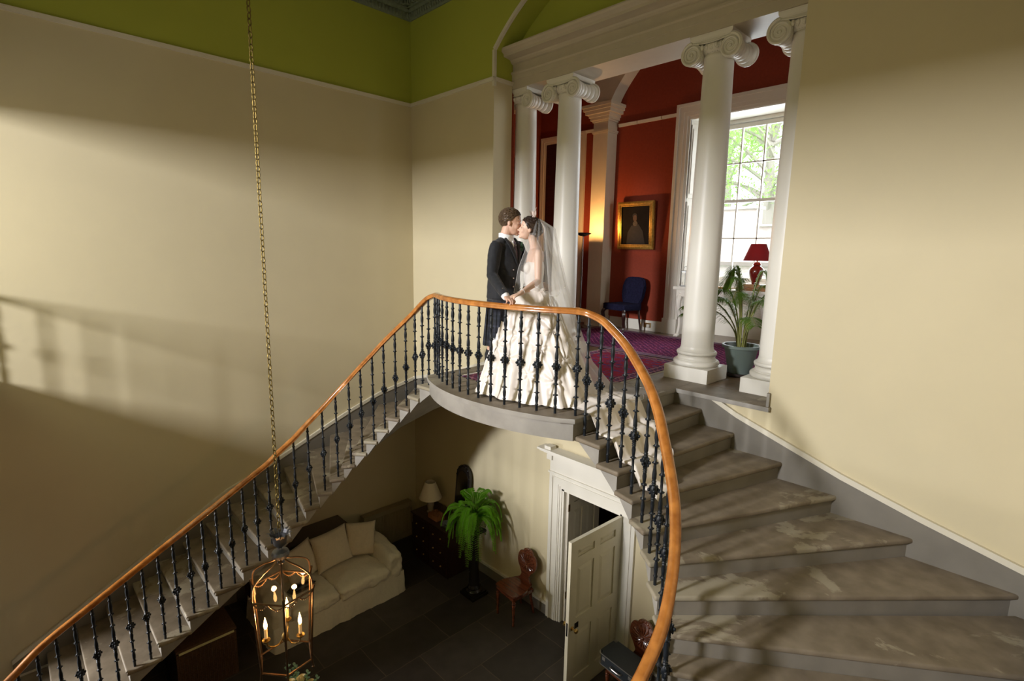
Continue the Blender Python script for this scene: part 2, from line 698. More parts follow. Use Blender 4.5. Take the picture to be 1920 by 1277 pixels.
for i in range(122):
    x = XL+.03+i*.06
    ell(bm, (x, YF-.055, 4.985), (.022, .03, .05), sub=1)
    box(bm, x-.018, x+.018, YF-.185, YF-.13, 5.075, 5.125)
    if i % 2 == 0 and i > 4:
        ell(bm, (x, YF-.33, 5.28), (.045, .05, .022), sub=1)
struct('trim_1', bm, M_['green_cornice'], smooth=False)

# picture rail (left wall, front wall, reveal) and bead round the arch
bm = BM()
def railbox(bm, x0, x1, y0, y1):
    box(bm, x0, x1, y0, y1, ZRAIL-.03, ZRAIL+.02)
    d = .008
    box(bm, x0-d if x1-x0 < .05 else x0, x1+d if x1-x0 < .05 else x1, y0-d if y1-y0 < .05 else y0, y1+d if y1-y0 < .05 else y1, ZRAIL+.005, ZRAIL+.02)
railbox(bm, XL, XL+.025, -.40, YF)
railbox(bm, XL, OL+.01, YF-.025, YF)
railbox(bm, OL, OL+.02, YF, YF+.34)
railbox(bm, OR_, XR, YF-.025, YF)
struct('trim_2', bm, M_['trim'])
bm = BM()
pa = [(OL, 0.0)] + [(OL, z) for z in (1.2, 2.4, 3.6)] + arch_pts(30) + [(OR_, z) for z in (3.6, 2.4, 1.2)] + [(OR_, 0.0)]
for i in range(3, len(pa)-4):
    (xa, za), (xb, zb) = pa[i], pa[i+1]
    d = Vector((xb-xa, zb-za)).normalized()
    nx, nz = d.y, -d.x
    w = .03
    e = .012
    prism(bm, [(xa+nx*e, za+nz*e), (xb+nx*e, zb+nz*e), (xb-nx*w, zb-nz*w), (xa-nx*w, za-nz*w)], 'y', YF-.012, YF+.03)
struct('trim_3', bm, M_['trim'])

# ------------------------------------------------------------------ staircase
TIP = [(1.07, 3.42), (1.32, 3.40), (1.515, 3.39), (1.685, 3.35), (1.835, 3.28), (1.955, 3.19), (2.07, 3.10), (2.185, 3.00), (2.25, 2.885), (2.31, 2.75), (2.37, 2.61), (2.40, 2.45), (2.40, 2.255)]
TIP += [(2.40, 1.98-.2865*i) for i in range(9)]      # 13..21
U6 = 3.875
WAL = [(1.09, YF), (1.385, YF), (1.735, YF), (2.20, YF), (2.665, YF), (3.23, YF), (U6, YF), (U6, 4.36), (U6, 3.90), (U6, 3.50), (U6, 3.13), (U6, 2.76), (U6, 2.37)]
WAL += [(U6, 1.98-.2865*i) for i in range(9)]
TH = .055

stair = thing('staircase', 'horseshoe stone staircase with two curving flights meeting at the upper landing', 'staircase', (XC, 1.3, ZH))


def offset_line(a, b, d):
    """shift segment a-b sideways by d"""
    v = (b-a).normalized()
    nrm = Vector((v.y, -v.x))
    return a+nrm*d, b+nrm*d


def make_step(k, sgn):
    bm = BM()
    def W2(p):
        return Vector((XC+sgn*p[0], p[1]))
    def wal(j):
        p = Vector(WAL[j])
        if sgn > 0 and j > 6:
            p.x = XR-XC
        return p
    Fi, Fw, Bi, Bw = Vector(TIP[k]), wal(k), Vector(TIP[k-1]), wal(k-1)
    z = -HR*k
    dF = (Fw-Fi).normalized()
    nF = Vector((dF.y, -dF.x))              # towards the walker coming up
    if nF.dot(Bi-Fi) > 0:
        nF = -nF
    ins = .028
    # body
    side = (Bi-Fi).normalized()
    nS = Vector((-side.y, side.x))
    if nS.dot(Fw-Fi) < 0:
        nS = -nS
    corner = [Vector((XR-XC, YF))] if (k == 7 and sgn > 0) else []
    bFi, bFw = Fi-nF*ins+nS*ins, Fw-nF*ins
    bBi, bBw = Bi+nS*ins, Bw.copy()
    zt = z-.043
    zf, zb = z-HR-TH, z-TH
    P = [W2(bFi), W2(bFw)] + [W2(c) for c in corner] + [W2(bBw), W2(bBi)]
    top = [bm.verts.new((p.x, p.y, zt)) for p in P]
    bz = [zf, zf] + [zb]*len(corner) + [zb, zb]
    nq = len(P)
    bot = [bm.verts.new((p.x, p.y, q)) for p, q in zip(P, bz)]
    fs = [bm.faces.new(top), bm.faces.new(bot[::-1])]
    for i in range(nq):
        fs.append(bm.faces.new([top[i], top[(i+1) % nq], bot[(i+1) % nq], bot[i]]))
    for f in fs:
        f.material_index = 1
    fs[2].material_index = 2
    # tread slab with rounded nosing that returns along the open end
    b2 = BM()
    ext = .03
    wb = Bw+((corner[0] if corner else Bw)-Fw).normalized()*ext if k > 1 and not corner else Bw
    Q = [W2(Fi), W2(Fw)] + [W2(c) for c in corner] + [W2(wb), W2(Bi+(Bi-Fi).normalized()*ext)]
    tv = [b2.verts.new((p.x, p.y, z)) for p in Q]
    bv = [b2.verts.new((p.x, p.y, z-.044)) for p in Q]
    b2.faces.new(tv)
    b2.faces.new(bv[::-1])
    for i in range(nq):
        b2.faces.new([tv[i], tv[(i+1) % nq], bv[(i+1) % nq], bv[i]])
    ed = [e for e in b2.edges if set(e.verts) in ({tv[0], tv[1]}, {bv[0], bv[1]}, {tv[0], tv[-1]}, {bv[0], bv[-1]}, {tv[0], bv[0]})]
    bmesh.ops.bevel(b2, geom=ed, offset=.016, segments=3, affect='EDGES', profile=0.5)
    merge(bm, b2, None, 0)
    # small cove moulding under the nosing
    c0, c1 = Fi-nF*.012+nS*.012, Fw-nF*.012
    a0, a1 = bFi, bFw
    V = [W2(c0), W2(c1), W2(a1), W2(a0)]
    t = [bm.verts.new((p.x, p.y, z-.042)) for p in V]
    b = [bm.verts.new((W2(p).x, W2(p).y, z-.058)) for p in (a0, a1)]
    for f in ([t[0], t[1], b[1], b[0]], [t[1], t[2], b[1]], [t[0], b[0], t[3]]):
        bm.faces.new(f).material_index = 1
    return finish('step', bm, [M_['tread'], M_['stone'], M_['riser']], stair)


for sgn in (-1, 1):
    for k in range(1, 22):
        make_step(k, sgn)

# the landing, level with the drawing-room floor
ARC_C, ARC_R = 5.19+.0, 1.99
def arc(R, hw, n=20):
    out = []
    for i in range(n+1):
        u = -hw+2*hw*i/n
        out.append((XC-.055*(1-abs(u)/hw)+u, ARC_C-sqrt(R*R-u*u)))
    return out
bm = BM()
edge = arc(ARC_R+.12, 1.075)
def slab(bm, edge, hw, z0, z1, bevel):
    b2 = BM()
    poly = edge+[(XC+hw, YF-.05), (XC+hw, YF+.36), (XC-hw, YF+.36), (XC-hw, YF-.05)]
    tv = [b2.verts.new((x, y, z1)) for x, y in poly]
    bv = [b2.verts.new((x, y, z0)) for x, y in poly]
    b2.faces.new(tv)
    b2.faces.new(bv[::-1])
    n = len(poly)
    for i in range(n):
        b2.faces.new([tv[i], tv[(i+1) % n], bv[(i+1) % n], bv[i]])
    if bevel:
        ne = len(edge)
        ed = []
        for e in b2.edges:
            for L in (tv, bv):
                idx = [L.index(v) for v in e.verts if v in L]
                if len(idx) == 2 and max(idx) <= ne and (max(idx) == ne or max(idx)-min(idx) == 1) or (len(idx) == 2 and set(idx) == {0, n-1}):
                    ed.append(e)
        bmesh.ops.bevel(b2, geom=ed, offset=.015, segments=3, affect='EDGES', profile=0.5)
    merge(bm, b2)
slab(bm, edge, 1.09, -.044, 0, True)
slab(bm, arc(ARC_R+.09, 1.045), 1.06, -.20, -.044, False)
# ledges either side, under the end columns
bbox(bm, OL-.02, XC-1.09, YF-.05, YF+.36, -.045, 0, .006)
bbox(bm, XC+1.09, OR_+.03, YF-.05, YF+.36, -.045, 0, .006)
box(bm, OR_-.005, OR_+.02, YF-.03, YF+.02, 0, .13)
box(bm, OL-.02, OL+.005, YF-.03, YF+.02, 0, .13)
bmesh.ops.recalc_face_normals(bm, faces=bm.faces)
for f_ in bm.faces:
    f_.material_index = 1 if f_.normal.z > .8 else 0
land = finish('landing', bm, [M_['stone'], M_['tread']], stair)

# grey skirting following each flight, with its pale moulding
def wall_profile(k0, k1):
    """points (u, y, z) of the nosing line along the wall"""
    return [(WAL[k][0], WAL[k][1], -HR*k) for k in range(k0, k1+1)]
for sgn in (-1, 1):
    bm, b2 = BM(), BM()
    pts = wall_profile(1, 21)
    xw = XC+sgn*U6
    if sgn > 0:
        xw = XR
        pts = pts[:6]+[(XR-XC, YF, pts[5][2]-.02)]+pts[6:]
    for i in range(len(pts)-1):
        (ua, ya, za), (ub, yb, zb) = pts[i], pts[i+1]
        oa, ob = .165, .165
        if i == 0:
            oa = .165
        if i > 11:
            oa = ob = .185
        if i == 11:
            ob = .185
        onfront = abs(ya-YF) < 1e-6 and abs(yb-YF) < 1e-6
        for b_, t0, t1, th in ((bm, -.50, 0, .022), (b2, -.005, .045, .034)):
            if onfront:
                q = [(ua, za+oa+t0), (ub, zb+ob+t0), (ub, zb+ob+t1), (ua, za+oa+t1)]
                if i == 0:                       # starts under the ledge
                    du, dz = ub-ua, zb+ob-za-oa
                    if b_ is bm:
                        q = [(ua, za+oa+t0), (ub, zb+ob+t0), (ub, zb+ob), (ua+du*.045/-dz, -.046), (ua, -.046)]
                    else:
                        f0 = (.046+t1)/-dz
                        f1 = (.046+t0)/-dz
                        q = [(ua+du*f1, -.046), (ub, zb+ob+t0), (ub, zb+ob+t1), (ua+du*f0, -.046)]
                prism(b_, [(XC+sgn*u, z) for u, z in q], 'y', YF-th, YF)
            else:
                q = [(ya, za+oa+t0), (yb, zb+ob+t0), (yb, zb+ob+t1), (ya, za+oa+t1)]
                prism(b_, q, 'x', xw, xw-sgn*th)
    # first part beside the landing edge
    q = [(1.05, -.4), (1.385, -.4), (1.385, -.046), (1.05, -.046)]
    prism(bm, [(XC+sgn*u, z) for u, z in q], 'y', YF-.022, YF)
    finish('skirting_board', bm, M_['skirt'], stair, smooth=False)
    finish('skirting_moulding', b2, M_['trim'], stair, smooth=False)

# ------------------------------------------------------------------ balustrade
bal = thing('balustrade', 'curving mahogany handrail on dark cast-iron balusters round the stair well', 'balustrade', (XC, 1.3, ZH))
FEET = []                                       # (u, y, z, rail z)
us = [-1.0+2.0*i/13 for i in range(14)]
LF = []
for u in us:
    LF.append((XC-.055*(1-abs(u))+u, ARC_C-sqrt(ARC_R**2-u*u)))
SF = [(1.085, 3.50, 1), (1.215, 3.505, 1), (1.335, 3.50, 2), (1.47, 3.49, 2), (1.61, 3.45, 3), (1.755, 3.39, 4), (1.89, 3.31, 5), (2.01, 3.22, 6), (2.13, 3.12, 7), (2.24, 3.015, 8), (2.33, 2.88, 9), (2.40, 2.73, 10), (2.45, 2.56, 11), (2.46, 2.385, 12), (2.46, 2.20, 13), (2.46, 2.07, 13)]
for k in range(14, 22):
    y = 1.98-.2865*(k-13)
    SF += [(2.46, y+.225, k), (2.46, y+.082, k)]
SF[-2] = (2.45, SF[-2][1], 21)
SF[-1] = (2.42, SF[-1][1], 21)
SF += [(2.33, -.40, 22), (2.19, -.47, 22), (2.07, -.40, 22), (2.06, -.27, 22), (2.17, -.21, 22)]
HRAIL = .905
def nose_z(u, y):
    """height of the nosing line beside foot (u,y)"""
    if y < 0 and u < 2.40:
        return -HR*22
    if y < 2.1:
        return -HR*13+HR*(y-1.98)/.2865
    best = None
    for i in range(1, 14):
        a, b = Vector(TIP[i-1]), Vector(TIP[i])
        ab = b-a
        t = max(0, min(1, (Vector((u, y))-a).dot(ab)/ab.length_squared))
        d = (a+ab*t-Vector((u, y))).length
        if best is None or d < best[0]:
            best = (d, -HR*(i-1+t))
    return best[1]
rail_path = []
for sgn in (-1,):
    for (u, y, k) in SF[::-1]:
        rail_path.append((XC+sgn*u, y, min(nose_z(u, y)+HR*.35, 0)+HRAIL))
for (x, y) in LF:
    rail_path.append((x, y, HRAIL))
for (u, y, k) in SF:
    rail_path.append((XC+u-.03*max(0, min(1, (k-4)/4)), y, min(nose_z(u, y)+HR*.35, 0)+HRAIL))
# smooth the heights of the winding parts
for _ in range(2):
    rp = [Vector(p) for p in rail_path]
    for i in range(1, len(rp)-1):
        rp[i].z = .25*rail_path[i-1][2]+.5*rail_path[i][2]+.25*rail_path[i+1][2]
    rail_path = [tuple(p) for p in rp]
bm = BM()
prof = [(-.034, -.018), (-.028, -.024), (.028, -.024), (.034, -.018), (.029, -.008), (.036, .006), (.033, .018), (.018, .028), (0, .031), (-.018, .028), (-.033, .018), (-.036, .006), (-.029, -.008)]
sweep(bm, catmull(rail_path, 5), prof)
M_rail = M_['rail']
finish('handrail', bm, M_rail, bal, angle=60)


def baluster_mesh():
    """square foot, turned shaft with collars, a leafy boss in the middle; unit height"""
    bm = BM()
    P = [(.0125, .0), (.0125, .055), (.017, .06), (.017, .066), (.011, .075), (.015, .10), (.017, .135), (.012, .165), (.011, .175), (.020, .182), (.020, .190), (.011, .198),
         (.0105, .27), (.0105, .285), (.019, .292), (.019, .300), (.011, .308), (.014, .33), (.017, .36), (.013, .385), (.018, .392), (.013, .40), (.019, .408), (.014, .416), (.019, .424), (.016, .434),
         (.027, .452), (.030, .470), (.027, .488), (.016, .504), (.019, .512), (.014, .52), (.019, .53), (.013, .54), (.017, .552), (.017, .59), (.0115, .63),
         (.0105, .655), (.019, .662), (.019, .670), (.0105, .678), (.0105, .775), (.019, .782), (.019, .79), (.011, .80), (.017, .84), (.018, .87), (.012, .905), (.012, .915), (.018, .922), (.018, .93), (.012, .94), (.012, 1.0)]
    lathe(bm, P, seg=10)
    for i in range(4):                           # leaf bosses
        a = pi/2*i
        d = Vector((cos(a), sin(a), 0))
        ell(bm, d*.036+Vector((0, 0, .470)), (.013, .013, .015), sub=1)
        ell(bm, d*.025+Vector((0, 0, .492)), (.010, .010, .016), sub=1)
        ell(bm, d*.025+Vector((0, 0, .448)), (.010, .010, .016), sub=1)
    for i in range(6):
        a = pi/3*i
        for zz, rr in ((.186, .021), (.296, .020), (.666, .020), (.786, .020)):
            ell(bm, (cos(a)*rr, sin(a)*rr, zz), (.006, .006, .006), sub=1)
    return bm


bproto = None
def add_baluster(x, y, z0, z1, ang):
    global bproto
    if bproto is None:
        o = finish('baluster', baluster_mesh(), M_['iron'], None, angle=50)
        bproto = o
    else:
        o = bproto.copy()
        COL.objects.link(o)
    o.location = (x, y, z0)
    o.rotation_euler = (0, 0, ang)
    o.scale = (.97, .97, z1-z0)
    o.parent = bal
    o.matrix_parent_inverse = Matrix.Translation(-Vector(bal.location))
    return o


idx = 0
n_sf = len(SF)
for i, (u, y, k) in enumerate(SF[::-1]):
    x, yy, zr = rail_path[i]
    add_baluster(x, yy, -HR*k, zr-.02, random.random())
for j, (x, y) in enumerate(LF):
    add_baluster(x, y, 0, rail_path[n_sf+j][2]-.02, random.random())
for i, (u, y, k) in enumerate(SF):
    x, yy, zr = rail_path[n_sf+len(LF)+i]
    add_baluster(x, yy, -HR*k, zr-.02, random.random())

# balustrade of the gallery opposite
gb = thing('gallery_balustrade', 'matching balustrade along the edge of the gallery opposite the landing', 'balustrade', (XC, -.26, 0))
bm = BM()
sweep(bm, [(XL+.02, -.26, HRAIL), (XC, -.26, HRAIL), (XR+1.4, -.26, HRAIL)], prof)
finish('handrail', bm, M_rail, gb, angle=60)
n = 46
for i in range(n):
    x = XL+.1+i*.16
    if x > XR+1.3:
        break
    o = bproto.copy()
    COL.objects.link(o)
    o.location = (x, -.26, 0)
    o.scale = (.97, .97, HRAIL-.02)
    o.parent = gb
    o.matrix_parent_inverse = Matrix.Translation(-Vector(gb.location))

# ------------------------------------------------------------------ colonnade
def spiral_volute(bm, c, r, ydir, mirror):
    """raised spiral fillet on the face of a volute, in the xz plane"""
    n = 64
    pts, rad = [], []
    for i in range(n+1):
        t = i/n
        a = pi/2+mirror*t*2*pi*2.6
        rr = r*(0.93*(1-t)**0.9+.12)
        pts.append(Vector((c[0]+rr*cos(a), c[1]+ydir*.002, c[2]+rr*sin(a))))
        rad.append(.0125*(1-t)+.006)
    tube(bm, pts, rad, seg=6)
    ell(bm, (c[0], c[1]+ydir*.004, c[2]), (.017, .012, .017), sub=2)


def ionic_column(x, y, label):
    t = thing('column', label, 'column', (x, y, 0), 'Ionic columns across the drawing-room opening')
    T = Matrix.Translation(Vector((x, y, 0)))
    bm = BM()
    bbox(bm, -.26, .26, -.245, .245, 0, .155, .004, M=T)
    P = [(.252, .155)]
    for i in range(9):
        a = -pi/2+pi*i/8
        P.append((.222+.030*cos(a), .190+.033*sin(a)))
    P += [(.222, .228), (.212, .232), (.205, .245), (.203, .262), (.210, .276), (.215, .280)]
    for i in range(7):
        a = -pi/2+pi*i/6
        P.append((.200+.020*cos(a), .302+.021*sin(a)))
    P += [(.198, .326), (.190, .333), (.181, .352), (.178, .37)]
    lathe(bm, P, seg=40, M=T)
    finish('base', bm, M_['column'], t, angle=40)
    bm = BM()
    P = []
    for i in range(15):
        q = i/14
        r = .176-.026*q**1.8
        P.append((r, .365+q*(3.40-.365)))
    P += [(.156, 3.41), (.160, 3.42), (.160, 3.435), (.152, 3.445), (.152, 3.47)]
    lathe(bm, P, seg=40, M=T)
    finish('shaft', bm, M_['column'], t, angle=50)
    bm = BM()
    # echinus with egg and dart
    lathe(bm, [(.150, 3.44), (.175, 3.46), (.20, 3.49), (.205, 3.52), (.18, 3.54)], seg=32, M=T)
    for i in range(20):
        a = 2*pi*i/20
        ell(bm, (cos(a)*.190, sin(a)*.190, 3.487), (.017, .017, .022), T, sub=1)
    for i in range(40):
        a = 2*pi*i/40
        ell(bm, (cos(a)*.162, sin(a)*.162, 3.452), (.008, .008, .008), T, sub=1)
    # volutes and their bolsters
    for sx in (-1, 1):
        vx, vz, vr = sx*.205, 3.455, .108
        prof = []
        for i in range(49):
            q = i/48
            s = 2*q-1
            r = vr*(.72+.28*abs(s)**1.6)+.009*abs(sin(q*pi*6))**.7*(1 if .08 < q < .92 else 0)
            prof.append((r, s*.200))
        b2 = BM()
        lathe(b2, prof, seg=28)
        Rm = Matrix.Translation(Vector((vx, 0, vz))) @ Matrix.Rotation(-pi/2, 4, 'X')
        merge(bm, b2, T @ Rm)
        for yd in (-1, 1):
            b3 = BM()
            spiral_volute(b3, (vx, yd*.200, vz), vr, yd, -sx)
            merge(bm, b3, T)
    for yd in (-1, 1):
        ya, yb = yd*.200, yd*.150
        pr = []
        for i in range(9):
            q = i/8
            xx = -.205+.41*q
            pr.append((xx, 3.555-.022*sin(pi*q)))
        poly = pr+[(.205, 3.575), (-.205, 3.575)]
        prism(bm, poly, 'y', min(ya, yb), max(ya, yb), M=T)
        tube(bm, [T @ Vector((p[0], yd*.201, p[1]+.003)) for p in pr], .008, seg=6)
        tube(bm, [T @ Vector((-.205+.41*i/6, yd*.201, 3.572)) for i in range(7)], .008, seg=6)
        for i in range(5):
            ell(bm, (-.10+.05*i, yd*.19, 3.505), (.020, .020, .028), T, sub=2)
    b2 = BM()
    lathe(b2, [(.225*1.30, 3.572), (.235*1.34, 3.59), (.235*1.36, 3.62)], seg=4)
    Rm = Matrix.Rotation(pi/4, 4, 'Z')
    merge(bm, b2, T @ Rm)
    finish('capital', bm, M_['column'], t, angle=40)
    return t


CY_ = 5.665
ionic_column(-5.60, CY_, 'leftmost white Ionic column beside the green and cream reveal')
ionic_column(-4.79, CY_, 'white Ionic column behind the bride, second from the left')
ionic_column(-2.775, CY_, 'white Ionic column at the head of the right-hand flight, left of the potted palm')
ionic_column(-1.90, CY_, 'rightmost white Ionic column, half hidden by the cream wall edge')

# entablature carried by the columns
bm = BM()
prof = [(0, 3.62), (0, 3.725), (-.012, 3.73), (-.012, 3.80), (-.03, 3.815), (-.03, 3.835), (.004, 3.845), (.004, 3.935), (-.02, 3.945), (-.04, 3.965), (-.05, 3.985), (-.11, 3.995), (-.17, 4.0), (-.175, 4.03), (-.195, 4.045), (-.22, 4.06), (-.235, 4.08), (-.235, 4.095), (.02, 4.11)]
f = [(5.42+a, z) for a, z in prof]
bk = [(5.91-a, z) for a, z in prof[::-1]]
# cornice returns just short of the arch reveal
prism(bm, f+bk, 'x', OL+.0, OR_-.0)
struct('trim_4', bm, mat('stone_coloured_entablature', (.54, .475, .37), rough=.5, noise_amt=.05), smooth=False)

# ------------------------------------------------------------------ drawing room
RL, RR_, RY, RC = -8.05, 3.6, 8.60, 5.3
bm = BM()
box(bm, RL-.2, RR_+.2, YF+.36, RY+.7, -.25, 0)
struct('floor_drawing_room', bm, M_['floorwood'])
bm = BM()
box(bm, RL-.2, RR_+.2, YF+.45, RY+.3, RC, RC+.2)
struct('ceiling_drawing_room', bm, M_['ceil'])

# window wall: red, with the recess for the tall sash window
WL, WR, WT = -4.62, -2.89, 3.64
bm = BM()
box(bm, RL-.2, WL, RY, RY+.3, 0, RC)
box(bm, WR, RR_+.2, RY, RY+.3, 0, RC)
box(bm, WL, WR, RY, RY+.3, WT, RC)
struct('wall_drawing_room_back', bm, M_['red'])
bm = BM()
box(bm, RL-.2, RL, YF+.34, RY, 0, RC)
box(bm, RR_, RR_+.2, YF+.34, 6.7, 0, RC)
box(bm, RR_, RR_+.2, 8.1, RY, 0, RC)
box(bm, RR_, RR_+.2, 6.7, 8.1, 0, 1.0)
box(bm, RR_, RR_+.2, 6.7, 8.1, 3.4, RC)
struct('wall_drawing_room_ends', bm, M_['red'])
bm = BM()
box(bm, RL, OL-.02, YF+.34, YF+.40, 0, RC)
box(bm, OR_+.02, RR_, YF+.34, YF+.40, 0, RC)
box(bm, OL-.02, OR_+.02, YF+.43, YF+.49, 4.2, RC)
struct('wall_drawing_room_front', bm, M_['red'])

# recess lining, shutters, architrave
bm = BM()
box(bm, WL-.02, WL, RY+.001, 9.3, 0, WT)
box(bm, WR, WR+.02, RY+.001, 9.3, 0, WT)
box(bm, WL, WR, RY+.001, 9.3, WT-.012, WT+.03)
box(bm, WL, WR, 9.12, 9.3, 0, .96)
box(bm, WL, WL+.22, 9.08, 9.3, 0, WT)
box(bm, WR-.22, WR, 9.08, 9.3, 0, WT)
box(bm, WL, WR, 9.08, 9.3, 3.57, WT)
for sgn, xw in ((1, WL), (-1, WR)):            # splayed panelled shutters
    A = Vector((xw, RY+.02)), Vector((xw+sgn*.20, 9.08))
    for z0, z1 in ((.1, 1.0), (1.06, 2.3), (2.36, 3.55)):
        d = A[1]-A[0]
        nn = Vector((d.y, -d.x)).normalized()*sgn
        for a, b, th in ((0.02, .47, .02), (.50, .97, .02)):
            p, q = A[0]+d*a, A[0]+d*b
            prism(bm, [(p.x, p.y), (q.x, q.y), (q.x+nn.x*th, q.y+nn.y*th), (p.x+nn.x*th, p.y+nn.y*th)], 'z', z0, z1)
            p, q = A[0]+d*(a+.05), A[0]+d*(b-.05)
            prism(bm, [(p.x+nn.x*th, p.y+nn.y*th), (q.x+nn.x*th, q.y+nn.y*th), (q.x+nn.x*(th+.012), q.y+nn.y*(th+.012)), (p.x+nn.x*(th+.012), p.y+nn.y*(th+.012))], 'z', z0+.07, z1-.07)
    q0, q1 = A
    prism(bm, [(q0.x-sgn*.02, q0.y), (q0.x, q0.y), (q1.x, q1.y), (q1.x-sgn*.2, q1.y)], 'z', 0, WT)
struct('trim_5', bm, M_['white'], smooth=False)
bm = BM()
def architrave(bm, x0, x1, z0, z1, yf, w=.25, steps=((0, .05), (.05, .035), (.14, .028), (.20, .012))):
    """moulded frame around an opening x0..x1 up to z1, proud of the wall face yf towards -y"""
    for off, th in steps:
        o2 = w-off
        nxt = [s[0] for s in steps if s[0] > off]
        inn = w-(nxt[0] if nxt else w)
        box(bm, x0-o2, x0-inn, yf-th, yf, z0, z1+inn)
        box(bm, x1+inn, x1+o2, yf-th, yf, z0, z1+inn)
        box(bm, x0-o2, x1+o2, yf-th, yf, z1+inn, z1+o2)
architrave(bm, WL, WR, .26, WT, RY, .25)
for x0, x1 in ((WL-.27, WL+.01), (WR-.01, WR+.27)):
    box(bm, x0, x1, RY-.065, RY, 0, .27)
struct('trim_6', bm, M_['white'], smooth=False)

# the sash window
win = thing('window_1', None, None, (XC, 9.15, 1.0))
win['kind'] = 'structure'
gx0, gx1 = -4.36, -3.15
xs = [gx0, -3.965, -3.585, gx1]
zs = [1.0, 1.69, 2.31, 2.93, 3.53]
bm = BM()
for x in (gx0, gx1):
    box(bm, x-.05, x+.03 if x == gx0 else x+.05, 9.12, 9.19, .95, 3.58)
for z in (zs[0], zs[-1]):
    box(bm, gx0, gx1, 9.12, 9.19, z-.04, z+.03)
box(bm, gx0, gx1, 9.10, 9.19, 2.285, 2.335)
for x in xs[1:-1]:
    box(bm, x-.011, x+.011, 9.13, 9.17, 1, 3.53)
for z in (zs[1], zs[3]):
    box(bm, gx0, gx1, 9.13, 9.17, z-.011, z+.011)
struct('window_frame', bm, M_['white'], win, smooth=False)
glass = bpy.data.materials.new('window_glass')
glass.use_nodes = True
nt = glass.node_tree
nt.nodes.clear()
out = nt.nodes.new('ShaderNodeOutputMaterial')
mixs = nt.nodes.new('ShaderNodeMixShader')
tr = nt.nodes.new('ShaderNodeBsdfTransparent')
gl = nt.nodes.new('ShaderNodeBsdfGlossy')
gl.inputs['Roughness'].default_value = 0.03
fr = nt.nodes.new('ShaderNodeMath')
fr.operation = 'MULTIPLY_ADD'
lw = nt.nodes.new('ShaderNodeLayerWeight')
lw.inputs[0].default_value = .5
pw = nt.nodes.new('ShaderNodeMath')
pw.operation = 'POWER'
pw.inputs[1].default_value = 5
nt.links.new(lw.outputs['Facing'], pw.inputs[0])
nt.links.new(pw.outputs[0], fr.inputs[0])
fr.inputs[1].default_value = .6
fr.inputs[2].default_value = .045
nt.links.new(fr.outputs[0], mixs.inputs[0])
nt.links.new(tr.outputs[0], mixs.inputs[1])
nt.links.new(gl.outputs[0], mixs.inputs[2])
nt.links.new(mixs.outputs[0], out.inputs[0])
bm = BM()
box(bm, gx0, gx1, 9.148, 9.152, 1, 3.53)
struct('window_panes', bm, glass, win, smooth=False)
bm = BM()
bbox(bm, WL+.2, WR-.2, 9.02, 9.2, .93, .965, .008)
struct('window_sill', bm, M_['white'], win)

# skirting and picture rail
bm = BM()
for x0, x1 in ((-6.05, WL-.27), (WR+.27, RR_), (RL, -6.45)):
    box(bm, x0, x1, RY-.03, RY, 0, .15)
    box(bm, x0, x1, RY-.022, RY, .15, .19)
box(bm, RL, RL+.03, YF+.4, RY, 0, .19)
struct('baseboard_drawing_room', bm, M_['white'], smooth=False)
bm = BM()
for x0, x1 in ((-6.05, -5.66), (-5.645, -5.17), (-5.155, WL-.25), (WR+.25, RR_), (-7.45, -6.42)):
    box(bm, x0, x1, RY-.035, RY, 3.715, 3.755)
    box(bm, x0, x1, RY-.045, RY, 3.745, 3.765)
struct('trim_7', bm, M_['white'], smooth=False)

# pier with moulded cap from which the wall arches spring
px0, px1, py = -6.43, -6.10, 8.31
bm = BM()
box(bm, px0, px1, py, RY, 0, 4.1)
box(bm, px0-.02, px1+.02, py-.02, RY, 0, .2)
for z0, z1, e in ((3.60, 3.625, .015), (3.625, 3.65, .03), (3.80, 3.83, .02), (3.83, 3.88, .05), (3.88, 3.93, .07), (3.93, 3.99, .12), (3.99, 4.04, .15), (4.04, 4.09, .17)):
    box(bm, px0-e, px1+e, py-e, RY, z0, z1)
# spandrel between the two wall arches
L, Rr = [], []
for i in range(13):
    q = i/12
    zz = 4.09+1.21*q
    dx = 1.15*q**1.35
    L.append((px0-dx*.2, zz))
    Rr.append((px1+.03+dx, zz))
prism(bm, Rr+L[::-1], 'y', py, RY)
struct('trim_8', bm, mat('pier_paint', (0.68, 0.60, 0.44), rough=.6, noise_amt=.05), smooth=False)
bm = BM()
for i, (px_, w) in enumerate(((-1.25, .36),)):
    box(bm, px_-.18, px_+.18, py, RY, 0, RC)
struct('trim_9', bm, M_['trim'], smooth=False)

# doorway in the far left bay
d2 = thing('door_2', None, None, (-7.2, RY, 0))
d2['kind'] = 'structure'
bm = BM()
architrave(bm, -7.86, -6.95, 0, 3.62-.0, RY, .14, ((0, .05), (.04, .04), (.09, .02)))
struct('door_frame', bm, M_['trim'], d2, smooth=False)
bm = BM()
box(bm, -7.86, -6.95, RY-.015, RY-.002, 0, 3.62)
for a, b, c, d in ((-7.78, -7.45, .2, 1.1), (-7.38, -7.04, .2, 1.1), (-7.78, -7.45, 1.3, 2.9), (-7.38, -7.04, 1.3, 2.9)):
    bbox(bm, a, b, RY-.03, RY-.01, c, d, .008)
struct('door_leaf', bm, M_['darkwood'], d2, smooth=False)

